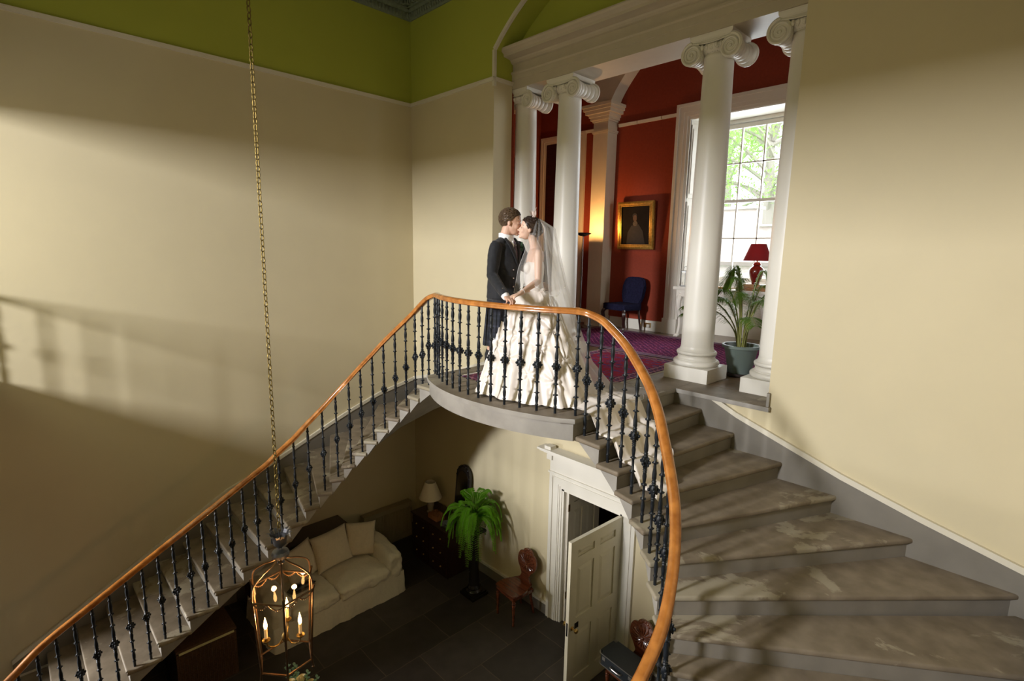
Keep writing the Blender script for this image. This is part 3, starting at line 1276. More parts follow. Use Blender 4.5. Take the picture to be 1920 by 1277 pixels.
# rugs
def rug(name, x0, x1, y0, y1, z, M, Mb, Mf, label):
    t = thing(name, label, 'rug', ((x0+x1)/2, (y0+y1)/2, z))
    bm = BM()
    bbox(bm, x0+.16, x1-.16, y0+.16, y1-.16, z, z+.0075, .002)
    finish('rug_field', bm, M, t)
    bm = BM()
    for a, b, c, d in ((x0, x1, y0, y0+.16), (x0, x1, y1-.16, y1), (x0, x0+.16, y0+.16, y1-.16), (x1-.16, x1, y0+.16, y1-.16)):
        box(bm, a, b, c, d, z, z+.007)
    for q in (.02, .12):
        for a, b, c, d in ((x0+q, x1-q, y0+q, y0+q+.012), (x0+q, x1-q, y1-q-.012, y1-q), (x0+q, x0+q+.012, y0+q, y1-q), (x1-q-.012, x1-q, y0+q, y1-q)):
            box(bm, a, b, c, d, z, z+.0078, 1)
    finish('rug_border', bm, [Mb, Mf], t, smooth=False)
    bm = BM()
    n = int((y1-y0)/.02)
    for i in range(n):
        y = y0+.01+i*.02
        for xa, xb in ((x0-.045, x0), (x1, x1+.045)):
            box(bm, xa, xb, y-.003, y+.003, z, z+.003)
    fr_ = finish('fringe', bm, M_['trim'], t, smooth=False)
    fr_['kind'] = 'stuff'
    return t
c_purple = carpet('purple_carpet', (0.13, 0.018, 0.060), (0.040, 0.012, 0.060), (0.27, 0.07, 0.15), 15, 15)
c_red = carpet_motifs('red_blue_carpet', [(.05, .04, .13), (.13, .05, .17), (.26, .02, .05), (.34, .02, .03), (.09, .03, .08), (.30, .10, .17)], 2.2, 5, 2.4)
c_border = carpet('plum_carpet_border', (0.13, 0.03, 0.07), (0.04, 0.03, 0.09), (0.26, 0.09, 0.12), 14, 14)
M_['rugline'] = mat('rug_line', (0.42, 0.22, 0.24), rough=.95)
M_['border_blue'] = mat('rug_border_blue', (0.055, 0.06, 0.13), rough=.95, col2=(0.18, 0.05, 0.09), scale=30)
rug('rug', -4.52, -3.20, 3.64, 6.30, .001, c_red, c_border, M_['rugline'], 'red and blue patterned rug running from the landing between the columns')
rug('rug', -6.1, -2.35, 6.38, 8.25, .001, c_purple, M_['border_blue'], M_['rugline'], 'large purple patterned carpet filling the drawing-room floor')

# ------------------------------------------------------------------ drawing-room furniture
# oil portrait
pic = thing('framed_portrait', 'gilt-framed dark oil portrait on the red wall above the blue chair', 'painting', (-5.53, RY-.03, 1.9))
Tp = Matrix.Translation(Vector((-5.53, RY-.075, 1.915))) @ Matrix.Rotation(radians(4), 4, 'X')
bm = BM()
hw, hh = .385, .43
for k, (o_, th) in enumerate(((0, .03), (.018, .045), (.055, .03), (.07, .038))):
    a = hw-o_
    b = hh-o_
    w = .018 if k != 1 else .04
    for x0, x1, z0, z1 in ((-a, a, b-w, b), (-a, a, -b, -b+w), (-a, -a+w, -b+w, b-w), (a-w, a, -b+w, b-w)):
        bbox(bm, x0, x1, -th, .02, z0, z1, .004, M=Tp)
finish('frame', bm, M_['gilt'], pic)
bm = BM()
box(bm, -hw+.08, hw-.08, -.008, .01, -hh+.08, hh-.08, M=Tp)
finish('canvas', bm, mat('dark_canvas', (0.009, 0.007, 0.0055), rough=.8, spec=.1, noise_amt=.5, scale=6), pic)
bm = BM()
def disc(bm, cx, cz, rx, rz, y, mi, n=18):
    vs = [bm.verts.new(Tp @ Vector((cx+rx*cos(2*pi*i/n), y, cz+rz*sin(2*pi*i/n)))) for i in range(n)]
    bm.faces.new(vs).material_index = mi
prism(bm, [(-.20, -.34), (-.17, -.12), (-.09, .0), (.06, .02), (.15, -.10), (.20, -.34)], 'y', -.012, -.009, 1, Tp)
disc(bm, -.01, .035, .050, .045, -.0135, 2)
disc(bm, -.015, .13, .040, .058, -.0145, 0)
disc(bm, -.02, .175, .050, .045, -.0142, 1)
finish('sitter', bm, [mat('portrait_face', (0.075, 0.040, 0.020), rough=.85, noise_amt=.4, scale=30), mat('portrait_coat', (0.012, 0.009, 0.007), rough=.85, noise_amt=.4, scale=20), mat('portrait_collar', (0.070, 0.052, 0.030), rough=.85, noise_amt=.5, scale=40)], pic, smooth=False)

# blue upholstered chair
bc = thing('side_chair', 'dark blue upholstered side chair against the red wall', 'chair', (-5.45, 8.18, .01))
M_['blue'] = mat('blue_damask', (0.014, 0.014, 0.038), rough=.85, col2=(0.008, 0.008, 0.022), scale=30, spec=.1)
Tc = Matrix.Translation(Vector((-5.47, 8.18, .01))) @ Matrix.Rotation(radians(-8), 4, 'Z')
bm = BM()
bbox(bm, -.27, .25, -.27, .20, .38, .50, .045, M=Tc, seg=4)
finish('seat', bm, M_['blue'], bc)
bm = BM()
pts = []
n = 20
outl = [(-.20, .47), (-.235, .62), (-.25, .80), (-.245, .90), (-.20, .965), (-.10, .985), (.10, .985), (.20, .965), (.245, .90), (.25, .80), (.235, .62), (.20, .47)]
prism(bm, outl, 'y', .17, .245, M=Tc @ Matrix.Translation(Vector((0, 0.17, 0.47))) @ Matrix.Rotation(radians(-9), 4, 'X') @ Matrix.Translation(Vector((0, -.17, -.47))))
bmesh.ops.bevel(bm, geom=bm.edges[:], offset=.022, segments=3, affect='EDGES')
finish('backrest', bm, M_['blue'], bc)
for lx, ly, cab in ((-.23, -.23, 1), (.21, -.23, 1), (-.19, .19, 0), (.19, .19, 0)):
    bm = BM()
    if cab:
        s = 1 if lx > 0 else -1
        tube(bm, catmull([(lx, ly, .40), (lx+s*.035, ly-.035, .33), (lx+s*.015, ly-.01, .18), (lx, ly+.01, .07), (lx+s*.02, ly-.02, .02), (lx+s*.025, ly-.025, 0)], 4), [.034]*3+[.036]*4+[.030]*3+[.022]*4+[.015]*4+[.017]*3, seg=8, M=Tc)
    else:
        tube(bm, [(lx, ly, .40), (lx, ly+.03, .2), (lx+.01, ly+.07, 0)], [.024, .019, .017], seg=8, M=Tc)
    finish('leg', bm, M_['darkwood'], bc)

# console table with carved cabriole legs, in the window recess
ct = thing('console_table', 'white painted console table with scrolled legs in front of the window', 'table', (-3.75, 8.5, 0))
bm = BM()
bbox(bm, -4.57, -2.95, 8.28, 8.74, .815, .865, .01)
finish('table_top', bm, M_['white'], ct)
bm = BM()
bbox(bm, -4.52, -3.0, 8.31, 8.72, .70, .815, .006)
for i in range(14):
    ell(bm, (-4.45+i*.107, 8.308, .765), (.03, .012, .022), sub=1)
finish('frieze', bm, M_['white'], ct)
for lx in (-4.46, -3.06):
    for ly in (8.35, 8.66):
        bm = BM()
        s = -1
        P = catmull([(lx, ly, .71), (lx, ly+s*.045, .62), (lx, ly+s*.03, .50), (lx, ly+.02, .36), (lx, ly+.03, .20), (lx, ly, .09), (lx, ly+s*.03, .035)], 4)
        rr = [.052-.028*min(1, i/16) for i in range(len(P))]
        tube(bm, P, rr, seg=10)
        ell(bm, (lx, ly-.035, .035), (.048, .055, .034), sub=2)
        for q in (-.025, 0, .025):
            ell(bm, (lx+q, ly-.08, .022), (.014, .02, .018), sub=1)
        finish('leg', bm, M_['white'], ct)

# books and a low stack on the console
def book(label, x0, x1, y0, y1, z0, z1, c, rz=0, grp=None):
    cx, cy = (x0+x1)/2, (y0+y1)/2
    t = thing('book', label, 'book', (cx, cy, z0), grp)
    Mz = Matrix.Translation(Vector((cx, cy, 0))) @ Matrix.Rotation(rz, 4, 'Z') @ Matrix.Translation(Vector((-cx, -cy, 0)))
    bm = BM()
    e = .004
    box(bm, x0, x1, y0, y1, z0, z0+e, M=Mz)
    box(bm, x0, x1, y0, y1, z1-e, z1, M=Mz)
    box(bm, x0, x1, y0, y0+e, z0+e, z1-e, M=Mz)
    finish('cover', bm, c, t, smooth=False)
    bm = BM()
    box(bm, x0+.006, x1-.006, y0+e, y1-.008, z0+e, z1-e, M=Mz)
    finish('pages', bm, M_['trim'], t, smooth=False)
    return t
tan = mat('tan_leather', (0.42, 0.17, 0.05), rough=.45, noise_amt=.25, scale=20)
tan2 = mat('ochre_leather', (0.50, 0.26, 0.09), rough=.45, noise_amt=.25, scale=20)
book('long tan leather book lying flat on the console, under the red lamp', -3.52, -3.05, 8.36, 8.66, .866, .915, tan)
book('ochre leather book on top of the tan one, directly under the red lamp', -3.50, -3.08, 8.38, 8.64, .916, .965, tan2, .04)
book('thin open-edged tan book on the left of the console behind the column', -4.05, -3.62, 8.38, 8.62, .866, .895, tan, -.06)

# red table lamp
tl = thing('table_lamp', 'red ceramic table lamp with red shade, lit, in front of the window', 'lamp', (-3.29, 8.5, .966))
T = Matrix.Translation(Vector((-3.29, 8.5, .966)))
M_['redglaze'] = mat('red_glaze', (0.17, 0.014, 0.008), rough=.18, coat=.6)
bm = BM()
lathe(bm, [(.055, 0), (.062, .008), (.058, .02), (.06, .04), (.085, .10), (.105, .17), (.108, .21), (.09, .25), (.055, .275), (.048, .285), (.062, .292), (.058, .305), (.045, .325), (.03, .34)], seg=32, M=T)
finish('base', bm, M_['redglaze'], tl)
bm = BM()
tube(bm, [T @ Vector((0, 0, .34)), T @ Vector((0, 0, .42))], .010)
tube(bm, [T @ Vector((0, 0, .42)), T @ Vector((0, 0, .60))], .004)
finish('stem', bm, M_['brass'], tl)
shade_m = mat('red_lamp_shade', (0.17, 0.010, 0.012), rough=.85, trans=0)
nt = shade_m.node_tree
tl_b = nt.nodes['Principled BSDF']
tsl = nt.nodes.new('ShaderNodeBsdfTranslucent')
tsl.inputs[0].default_value = (0.55, 0.03, 0.015, 1)
mxs = nt.nodes.new('ShaderNodeMixShader')
mxs.inputs[0].default_value = .35
nt.links.new(tl_b.outputs[0], mxs.inputs[1])
nt.links.new(tsl.outputs[0], mxs.inputs[2])
nt.links.new(mxs.outputs[0], nt.nodes['Material Output'].inputs[0])
bm = BM()
lathe(bm, [(.205, .36), (.11, .615)], seg=32, M=T, cap=False)
lathe(bm, [(.203, .36), (.108, .615)], seg=32, M=T, cap=False)
lathe(bm, [(.205, .36), (.203, .36)], seg=32, M=T, cap=False)
finish('lamp_shade', bm, shade_m, tl)
bm = BM()
ell(bm, T @ Vector((0, 0, .47)), (.03, .03, .042))
finish('bulb', bm, mat('warm_bulb', (1, .8, .5), emit=(1, .62, .25), estr=8), tl)
point('lamp_light_red', (-3.29, 8.5, 1.40), 2.2, (1.0, .60, .28), .03)

# small glass lantern standing on the console, left end
sl = thing('candle_lantern', 'small glass storm lantern with wire handle at the left end of the console', 'lantern', (-4.44, 8.5, .866))
T = Matrix.Translation(Vector((-4.44, 8.5, .866)))
bm = BM()
for a in range(4):
    x, y = .07*(1 if a in (0, 3) else -1), .07*(1 if a < 2 else -1)
    tube(bm, [T @ Vector((x, y, 0)), T @ Vector((x, y, .26))], .005, seg=6)
box(bm, -.08, .08, -.08, .08, 0, .012, M=T)
box(bm, -.08, .08, -.08, .08, .255, .265, M=T)
tube(bm, catmull([T @ Vector((-.07, 0, .265)), T @ Vector((-.05, 0, .33)), T @ Vector((.05, 0, .33)), T @ Vector((.07, 0, .265))], 5), .004, seg=6)
finish('frame', bm, mat('pewter', (.35, .36, .36), rough=.35, metal=.8), sl)
bm = BM()
for s in (-1, 1):
    box(bm, s*.068-.001, s*.068+.001, -.065, .065, .012, .255, M=T)
    box(bm, -.065, .065, s*.068-.001, s*.068+.001, .012, .255, M=T)
finish('panes', bm, glass, sl, smooth=False)

# uplighter floor lamp beside the pier
fl = thing('floor_lamp', 'slim uplighter floor lamp glowing against the cream pier', 'lamp', (-6.21, 7.85, .005))
T = Matrix.Translation(Vector((-6.21, 7.85, 0)))
chrome = mat('dark_chrome', (.25, .24, .24), rough=.25, metal=.9)
bm = BM()
lathe(bm, [(.14, 0), (.14, .015), (.02, .03)], seg=24, M=T)
finish('base', bm, chrome, fl)
bm = BM()
tube(bm, [T @ Vector((0, 0, .02)), T @ Vector((0, 0, 1.72))], .011)
finish('pole', bm, chrome, fl)
bm = BM()
lathe(bm, [(.012, 1.70), (.06, 1.712), (.13, 1.74), (.15, 1.765), (.147, 1.765), (.127, 1.745), (.06, 1.72), (.012, 1.71)], seg=28, M=T)
finish('lamp_shade', bm, chrome, fl)
bm = BM()
tube(bm, [T @ Vector((-.05, 0, 1.755)), T @ Vector((.05, 0, 1.755))], .008)
finish('bulb', bm, mat('halogen', (1, .85, .6), emit=(1, .7, .35), estr=60), fl)
point('lamp_light_uplighter', (-6.21, 7.85, 1.80), 46, (1.0, .50, .17), .04)

# socket on the skirting
sk = thing('wall_socket', 'small brass and white double socket on the skirting right of the blue chair', 'socket', (-5.18, RY-.04, .1))
bm = BM()
bbox(bm, -5.27, -5.12, RY-.045, RY-.03, .06, .145, .003)
finish('plate', bm, M_['brass'], sk)
bm = BM()
bbox(bm, -5.185, -5.13, RY-.085, RY-.045, .07, .125, .006)
finish('plug', bm, M_['white'], sk)


# palm in a grey-green pot
def leaf_strip(bm, p, d, L, w, droop, n=4, mi=0, side=None, fold=.25):
    """narrow drooping leaflet"""
    d = d.normalized()
    s = side or d.cross(Vector((0, 0, 1)))
    if s.length < 1e-3:
        s = Vector((1, 0, 0))
    s.normalize()
    prev = None
    for i in range(n+1):
        t = i/n
        c = p+d*L*t+Vector((0, 0, -droop*t*t*L))
        ww = w*sin(pi*min(.97, .12+.85*t))**.8
        up = s.cross(d).normalized()
        if up.z < 0:
            up = -up
        a = bm.verts.new(c-s*ww+up*ww*fold)
        m = bm.verts.new(c)
        b = bm.verts.new(c+s*ww+up*ww*fold)
        if prev:
            bm.faces.new([prev[0], a, m, prev[1]]).material_index = mi
            bm.faces.new([prev[1], m, b, prev[2]]).material_index = mi
        prev = (a, m, b)


def leafmat(name, c, tr):
    M = mat(name, c, rough=.45, noise_amt=.35, scale=12)
    nt = M.node_tree
    b = nt.nodes['Principled BSDF']
    t_ = nt.nodes.new('ShaderNodeBsdfTranslucent')
    t_.inputs[0].default_value = (*tr, 1)
    mx = nt.nodes.new('ShaderNodeMixShader')
    mx.inputs[0].default_value = .3
    nt.links.new(b.outputs[0], mx.inputs[1])
    nt.links.new(t_.outputs[0], mx.inputs[2])
    nt.links.new(mx.outputs[0], nt.nodes['Material Output'].inputs[0])
    return M


PX, PY = -2.50, 6.22
palm = thing('potted_palm', 'feathery palm in a grey-green pot between the two right-hand columns', 'plant', (PX, PY, 0.0))
T = Matrix.Translation(Vector((PX, PY, 0.009)))
bm = BM()
lathe(bm, [(.205, 0), (.225, .012), (.23, .035), (.215, .035), (.21, .015)], seg=28, M=T)
finish('saucer', bm, M_['dark'], palm)
bm = BM()
lathe(bm, [(.125, .018), (.13, .03), (.185, .31), (.19, .315), (.215, .32), (.217, .35), (.205, .355), (.19, .352), (.18, .30), (.17, .29)], seg=36, M=T)
finish('pot', bm, mat('grey_green_glaze', (.15, .19, .17), rough=.45), palm)
bm = BM()
lathe(bm, [(.001, .305), (.176, .30)], seg=20, M=T, cap=False)
finish('soil', bm, mat('soil', (.05, .03, .02), rough=1, bump=.6, noise_amt=.5, scale=60), palm)
rnd = random.Random(3)
bm, bst = BM(), BM()
fronds = [(-2.6, .78, .26), (-2.2, .62, .45), (2.9, .62, .5), (2.4, .86, .22), (-1.5, .70, .35), (.2, .70, .35), (1.0, .80, .3), (1.7, .66, .45), (-.6, .62, .5), (-3.05, .95, .12), (-2.0, .9, .25), (3.3, .55, .62), (-2.9, .52, .6), (-1.0, .5, .55), (.6, .95, .15), (-2.4, 1.02, .10)]
for a, hgt, out_ in fronds:
    h = hgt+rnd.uniform(-.05, .05)
    o_ = out_*.8
    P = catmull([(cos(a)*.04, sin(a)*.04, .30), (cos(a)*(.04+o_*.12), sin(a)*(.04+o_*.12), .30+h*.45), (cos(a)*(.06+o_*.45), sin(a)*(.06+o_*.45), .30+h*.85), (cos(a)*(.08+o_*.85), sin(a)*(.08+o_*.85), .30+h*.92), (cos(a)*(.1+o_*1.25), sin(a)*(.1+o_*1.25), .30+h*.78)], 7)
    P = [T @ p for p in P]
    tube(bst, P, [.008*(1-i/len(P))+.002 for i in range(len(P))], seg=5)
    n = len(P)
    for i in range(n//3, n-1):
        d = (P[i+1]-P[i]).normalized()
        s = d.cross(Vector((0, 0, 1))).normalized()
        q = (i-n/3)/(n*2/3)
        L = .22*(1-.55*q)*(.75+.25*sin(pi*q))
        for sg in (-1, 1):
            for kk in (0, .35, .7):
                pp = P[i].lerp(P[i+1], kk)
                leaf_strip(bm, pp, (s*sg+d*.75+Vector((0, 0, .1))), L*rnd.uniform(.85, 1.1), .0048, .35+rnd.uniform(0, .3), n=3)
finish('fronds', bm, leafmat('palm_leaf', (.10, .19, .025), (.3, .5, .06)), palm, smooth=False)['kind'] = 'stuff'
finish('stems', bst, mat('palm_stem', (.22, .22, .05), rough=.5), palm)

# ------------------------------------------------------------------ garden outside the window
bm = BM()
box(bm, -30, 25, 9.4, 40, -1.4, -1.2)
tag(finish('lawn', bm, mat('lawn_grass', (.12, .22, .05), rough=1, noise_amt=.4, scale=3), None), kind='structure')
gw = thing('garden_wall', 'pale battlemented stone garden wall seen through the window', 'wall', (-5, 14, -1.2))
bm = BM()
box(bm, -14, 6, 14, 14.4, -1.2, 2.15)
for i in range(11):
    x = -13.6+i*1.75
    box(bm, x, x+1.05, 14, 14.4, 2.15, 2.60)
    box(bm, x-.04, x+1.09, 13.94, 14.46, 2.60, 2.67)
    box(bm, x+1.05, x+1.75, 13.94, 14.46, 2.15, 2.20)
finish('masonry', bm, mat('rubble_stone', (.78, .77, .74), rough=.9, col2=(.60, .58, .56), scale=6, bump=.8, stretch=(1, 1, 2.2), detail=8), gw, smooth=False)
bm = BM()
box(bm, -14, 6, 13.93, 14, 1.15, 1.25)
finish('string_course', bm, M_['stone'], gw, smooth=False)


def tree(x, y, z0, h, rad, n, m, label, seed):
    t = thing('tree', label, 'tree', (x, y, z0), 'trees beyond the garden wall')
    rd = random.Random(seed)
    bt, bl = BM(), BM()
    tube(bt, [(x, y, z0), (x+.1, y, z0+h*.4), (x-.1, y+.1, z0+h*.7), (x, y, z0+h*.95)], [.28, .22, .13, .04], seg=8)
    for i in range(22):
        a = rd.uniform(0, 2*pi)
        zz = z0+h*rd.uniform(.35, .85)
        L = rad*rd.uniform(.6, 1)
        e = Vector((x+cos(a)*L, y+sin(a)*L*.7, zz+rd.uniform(.2, 1.0)))
        P = catmull([(x, y, zz-.4), ((x+e.x)/2+rd.uniform(-.3, .3), (y+e.y)/2, (zz+e.z)/2+rd.uniform(-.2, .3)), tuple(e)], 4)
        tube(bt, P, [.07*(1-i_/len(P))+.008 for i_ in range(len(P))], seg=5)
        for c in range(n//22):
            p = P[rd.randrange(3, len(P))]+Vector((rd.gauss(0, .35), rd.gauss(0, .35), rd.gauss(0, .3)))
            d = Vector((rd.uniform(-1, 1), rd.uniform(-1, 1), rd.uniform(-.6, .4)))
            leaf_strip(bl, p, d, rd.uniform(.09, .17), .035, .2, n=2)
    finish('trunk', bt, mat('bark', (.42, .38, .36), rough=.9), t)
    finish('foliage', bl, m, t, smooth=False)['kind'] = 'stuff'
lm1 = leafmat('tree_leaf', (.42, .66, .22), (.6, .9, .3))
lm2 = leafmat('copper_leaf', (.45, .42, .42), (.5, .5, .5))
tree(-7.0, 18.5, -1.2, 8.5, 3.0, 5200, lm1, 'pale green leafy tree beyond the garden wall, on the left of the window', 1)
tree(-9.6, 21, -1.2, 10, 3.2, 4200, lm1, 'second green tree further back, behind the garden wall', 2)
tree(-5.2, 22.5, -1.2, 10, 2.6, 2000, lm2, 'sparser grey-leaved tree with bare branches at the upper right of the window', 4)

# ------------------------------------------------------------------ hall door, its surround and skirting
bm = BM()
architrave(bm, DL, DR_, ZH, DT, YF, .20, ((0, .035), (.05, .045), (.06, .03), (.15, .022), (.17, .012)))
box(bm, DL-.20, DR_+.20, YF-.03, YF, DT+.20, DT+.45)
for z0, z1, e, p in ((DT+.18, DT+.205, .015, .05), (DT+.43, DT+.46, .03, .06), (DT+.46, DT+.49, .06, .10), (DT+.49, DT+.515, .09, .15), (DT+.515, DT+.54, .11, .18)):
    box(bm, DL-.20-e, DR_+.20+e, YF-p, YF, z0, z1)
for x in (DL-.20, DR_+.20):
    box(bm, x-.045, x+.045, YF-.055, YF, DT+.36, DT+.43)
bbox(bm, DL-.20, DL-.09, YF-.155, YF-.05, DT+.54, DT+.585, .004)
box(bm, DL, DL+.03, YF, YF+.34, ZH, DT)
box(bm, DR_-.03, DR_, YF, YF+.34, ZH, DT)
box(bm, DL, DR_, YF, YF+.34, DT-.03, DT)
struct('trim_10', bm, M_['white'], smooth=False)


def panel_leaf(name, hinge, ang, w, h, z0, m, parent):
    """six-panel door leaf; local x along the leaf, y its thickness"""
    Mx = Matrix.Translation(Vector((hinge[0], hinge[1], z0))) @ Matrix.Rotation(ang, 4, 'Z')
    bm = BM()
    th = .022
    st, mid = .115, .10
    rows = [(.0, .22), (.80, .98), (1.60, 1.72), (h-.12, h)]
    pans = [(.22, .80), (.98, 1.60), (1.72, h-.12)]
    for z_a, z_b in rows:
        box(bm, 0, w, -th, th, z_a, z_b, M=Mx)
    for x0, x1 in ((0, st), (w/2-mid/2, w/2+mid/2), (w-st, w)):
        for z_a, z_b in pans:
            box(bm, x0, x1, -th, th, z_a, z_b, M=Mx)
    for x0, x1 in ((st, w/2-mid/2), (w/2+mid/2, w-st)):
        for z_a, z_b in pans:
            box(bm, x0, x1, -.008, .008, z_a, z_b, M=Mx)
            for s in (-1, 1):
                b2 = BM()
                i = .055
                q0 = [(x0+.012, z_a+.012), (x1-.012, z_a+.012), (x1-.012, z_b-.012), (x0+.012, z_b-.012)]
                q1 = [(x0+i, z_a+i), (x1-i, z_a+i), (x1-i, z_b-i), (x0+i, z_b-i)]
                A = [b2.verts.new((p[0], s*.008, p[1])) for p in q0]
                B = [b2.verts.new((p[0], s*.017, p[1])) for p in q1]
                b2.faces.new(B)
                for k in range(4):
                    b2.faces.new([A[k], A[(k+1) % 4], B[(k+1) % 4], B[k]])
                merge(bm, b2, Mx)
    o = finish(name, bm, m, parent, smooth=False)
    return o, Mx


dr1 = thing('door_1', None, None, (DR_, YF, ZH))
dr1['kind'] = 'structure'
leafm = mat('door_cream', (0.70, 0.655, 0.52), rough=.35, noise_amt=.05)
_, Mx = panel_leaf('door_leaf', (DR_+.0, YF-.035), radians(-92), .90, 1.93, ZH+.012, leafm, dr1)
bm = BM()
for s in (-1, 1):
    T2 = Mx @ Matrix.Translation(Vector((.84, s*.022, .88))) @ Matrix.Rotation(-s*pi/2, 4, 'X')
    lathe(bm, [(.024, 0), (.024, .005), (.010, .01), (.010, .035), (.022, .045), (.028, .06), (.022, .075), (.004, .08)], seg=18, M=T2)
finish('door_knob', bm, M_['brass'], dr1)
bm = BM()
box(bm, .8985, .9015, -.011, .011, .80, .96, M=Mx)
for s in (-1, 1):
    box(bm, .735, .80, s*.022-.003, s*.022+.003, .85, .92, M=Mx)
finish('lock_plate', bm, M_['black'], dr1, smooth=False)

dr3 = thing('door_3', None, None, (DL, YF+.36, ZH))
dr3['kind'] = 'structure'
_, Mx = panel_leaf('door_leaf', (DL+.055, YF+.05), radians(90.5), .70, 1.93, ZH+.012, mat('door_grey', (0.70, 0.65, 0.56), rough=.4, noise_amt=.05), dr3)
bm = BM()
for zz in (.35, 1.62):
    box(bm, -.005, .03, -.026, -.02, zz, zz+.1, M=Mx)
finish('hinge', bm, M_['brass'], dr3, smooth=False)
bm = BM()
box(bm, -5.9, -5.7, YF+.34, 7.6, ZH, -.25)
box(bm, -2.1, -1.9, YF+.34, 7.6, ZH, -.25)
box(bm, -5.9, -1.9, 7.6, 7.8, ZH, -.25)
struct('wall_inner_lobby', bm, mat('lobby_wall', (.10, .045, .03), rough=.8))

bm, b2 = BM(), BM()
for x0, x1 in ((XL, DL-.20), (DR_+.20, XR)):
    box(bm, x0, x1, YF-.022, YF, ZH, ZH+.155)
    box(b2, x0, x1, YF-.028, YF, ZH+.155, ZH+.19)
box(bm, XL, XL+.022, -2, YF, ZH, ZH+.155)
box(b2, XL, XL+.028, -2, YF, ZH+.155, ZH+.19)
struct('baseboard_front', bm, M_['skirt'], smooth=False)
struct('trim_11', b2, M_['trim'], smooth=False)

# ------------------------------------------------------------------ sofa
linen = mat('cream_linen', (0.72, 0.66, 0.52), rough=.9, noise_amt=.08, scale=40, sheen=.3)
sofa = thing('sofa', 'cream slip-covered two-seat sofa with loose skirt against the left wall', 'sofa', (-6.68, 3.0, ZH))


def cloth_box(x0, x1, y0, y1, z0, z1, r, wr=.010, sub=5, seed=0, puff=0.0, fs=7.0, M=None, wz=1.0):
    """rounded, subdivided and slightly creased cushion"""
    b2 = BM()
    box(b2, x0, x1, y0, y1, z0, z1)
    bmesh.ops.subdivide_edges(b2, edges=b2.edges[:], cuts=sub*4, use_grid_fill=True)
    c = Vector(((x0+x1)/2, (y0+y1)/2, (z0+z1)/2))
    h = Vector(((x1-x0)/2, (y1-y0)/2, (z1-z0)/2))
    for v in b2.verts:
        d = v.co-c
        q = Vector([max(-(h[i]-r), min(h[i]-r, d[i])) for i in range(3)])
        e = d-q
        if e.length > 1e-6:
            e = e.normalized()*r*min(1, e.length/r*1.0 if e.length < r else 1)
        v.co = c+q+e
        if puff:
            f = max(0, 1-abs(d.x/h.x)**2.5)*max(0, 1-abs(d.y/h.y)**2.5)*(1 if h.z < min(h.x, h.y) else 0)
            v.co.z += puff*f*(1 if d.z > 0 else -1)*.6
        p = Vector((v.co.x*fs+seed, v.co.y*fs, v.co.z*fs*wz))
        n = noise.noise(p)+.5*noise.noise(p*2.3)
        nr = e.normalized() if e.length > 1e-6 else Vector((0, 0, 1))
        v.co += nr*n*wr
        if M:
            v.co = M @ v.co
    return b2


def put(name, b2, m, parent, angle=80):
    return finish(name, b2, m, parent, angle=angle)


sx0, sx1, sy0, sy1 = -7.14, -6.20, 2.02, 3.90
bm = cloth_box(sx0+.10, sx1-.02, sy0+.10, sy1-.10, ZH+.05, ZH+.32, .03, .008, fs=5, wz=.3)
put('base', bm, linen, sofa)
# loose skirt to the floor, with pleats
bm = BM()
def skirt_strip(P, z0, z1, n=60, amp=.014, fr=34):
    ring = []
    L = 0
    segs = []
    for i in range(len(P)-1):
        a, b = Vector(P[i]), Vector(P[i+1])
        k = max(2, int((b-a).length*45))
        for j in range(k):
            segs.append((a.lerp(b, j/k), (b-a).normalized()))
    segs.append((Vector(P[-1]), segs[-1][1]))
    prev = None
    for (p, d) in segs:
        L += .022
        nrm = Vector((d.y, -d.x))
        col = []
        for q in range(7):
            t = q/6
            s = amp*(.3+t)*(noise.noise(Vector((L*7, t*1.2, 3)))+.35*noise.noise(Vector((L*26, t*3, 9))))*1.6
            pp = p+nrm*(s+.03*t)
            col.append(bm.verts.new((pp.x, pp.y, z1+(z0-z1)*t)))
        if prev:
            for q in range(6):
                bm.faces.new([prev[q], col[q], col[q+1], prev[q+1]])
        prev = col
skirt_strip([(sx0, sy0), (sx1, sy0), (sx1, sy1), (sx0, sy1)], ZH+.004, ZH+.34)
put('skirt', bm, linen, sofa)
bm = cloth_box(sx0, sx0+.24, sy0+.02, sy1-.02, ZH+.20, ZH+.74, .09, .012, seed=4, fs=5)
put('backrest', bm, linen, sofa)
for k, (a, b) in enumerate(((sy0, sy0+.26), (sy1-.24, sy1))):
    bm = cloth_box(sx0+.02, sx1, a, b, ZH+.18, ZH+.64, .085, .024, seed=k*5, fs=8)
    for v in bm.verts:            # arm slopes down from back to front
        t = (v.co.x-sx0)/(sx1-sx0)
        if v.co.z > ZH+.4:
            v.co.z += .08*(1-t)
    put('arm', bm, linen, sofa)
ym = (sy0+sy1)/2-.06
for k, (a, b) in enumerate(((sy0+.24, ym), (ym, sy1-.22))):
    bm = cloth_box(sx0+.20, sx1+.02, a+.004, b-.004, ZH+.29, ZH+.46, .055, .028, seed=11+k*3, puff=.06, fs=9)
    put('seat_cushion', bm, linen, sofa)


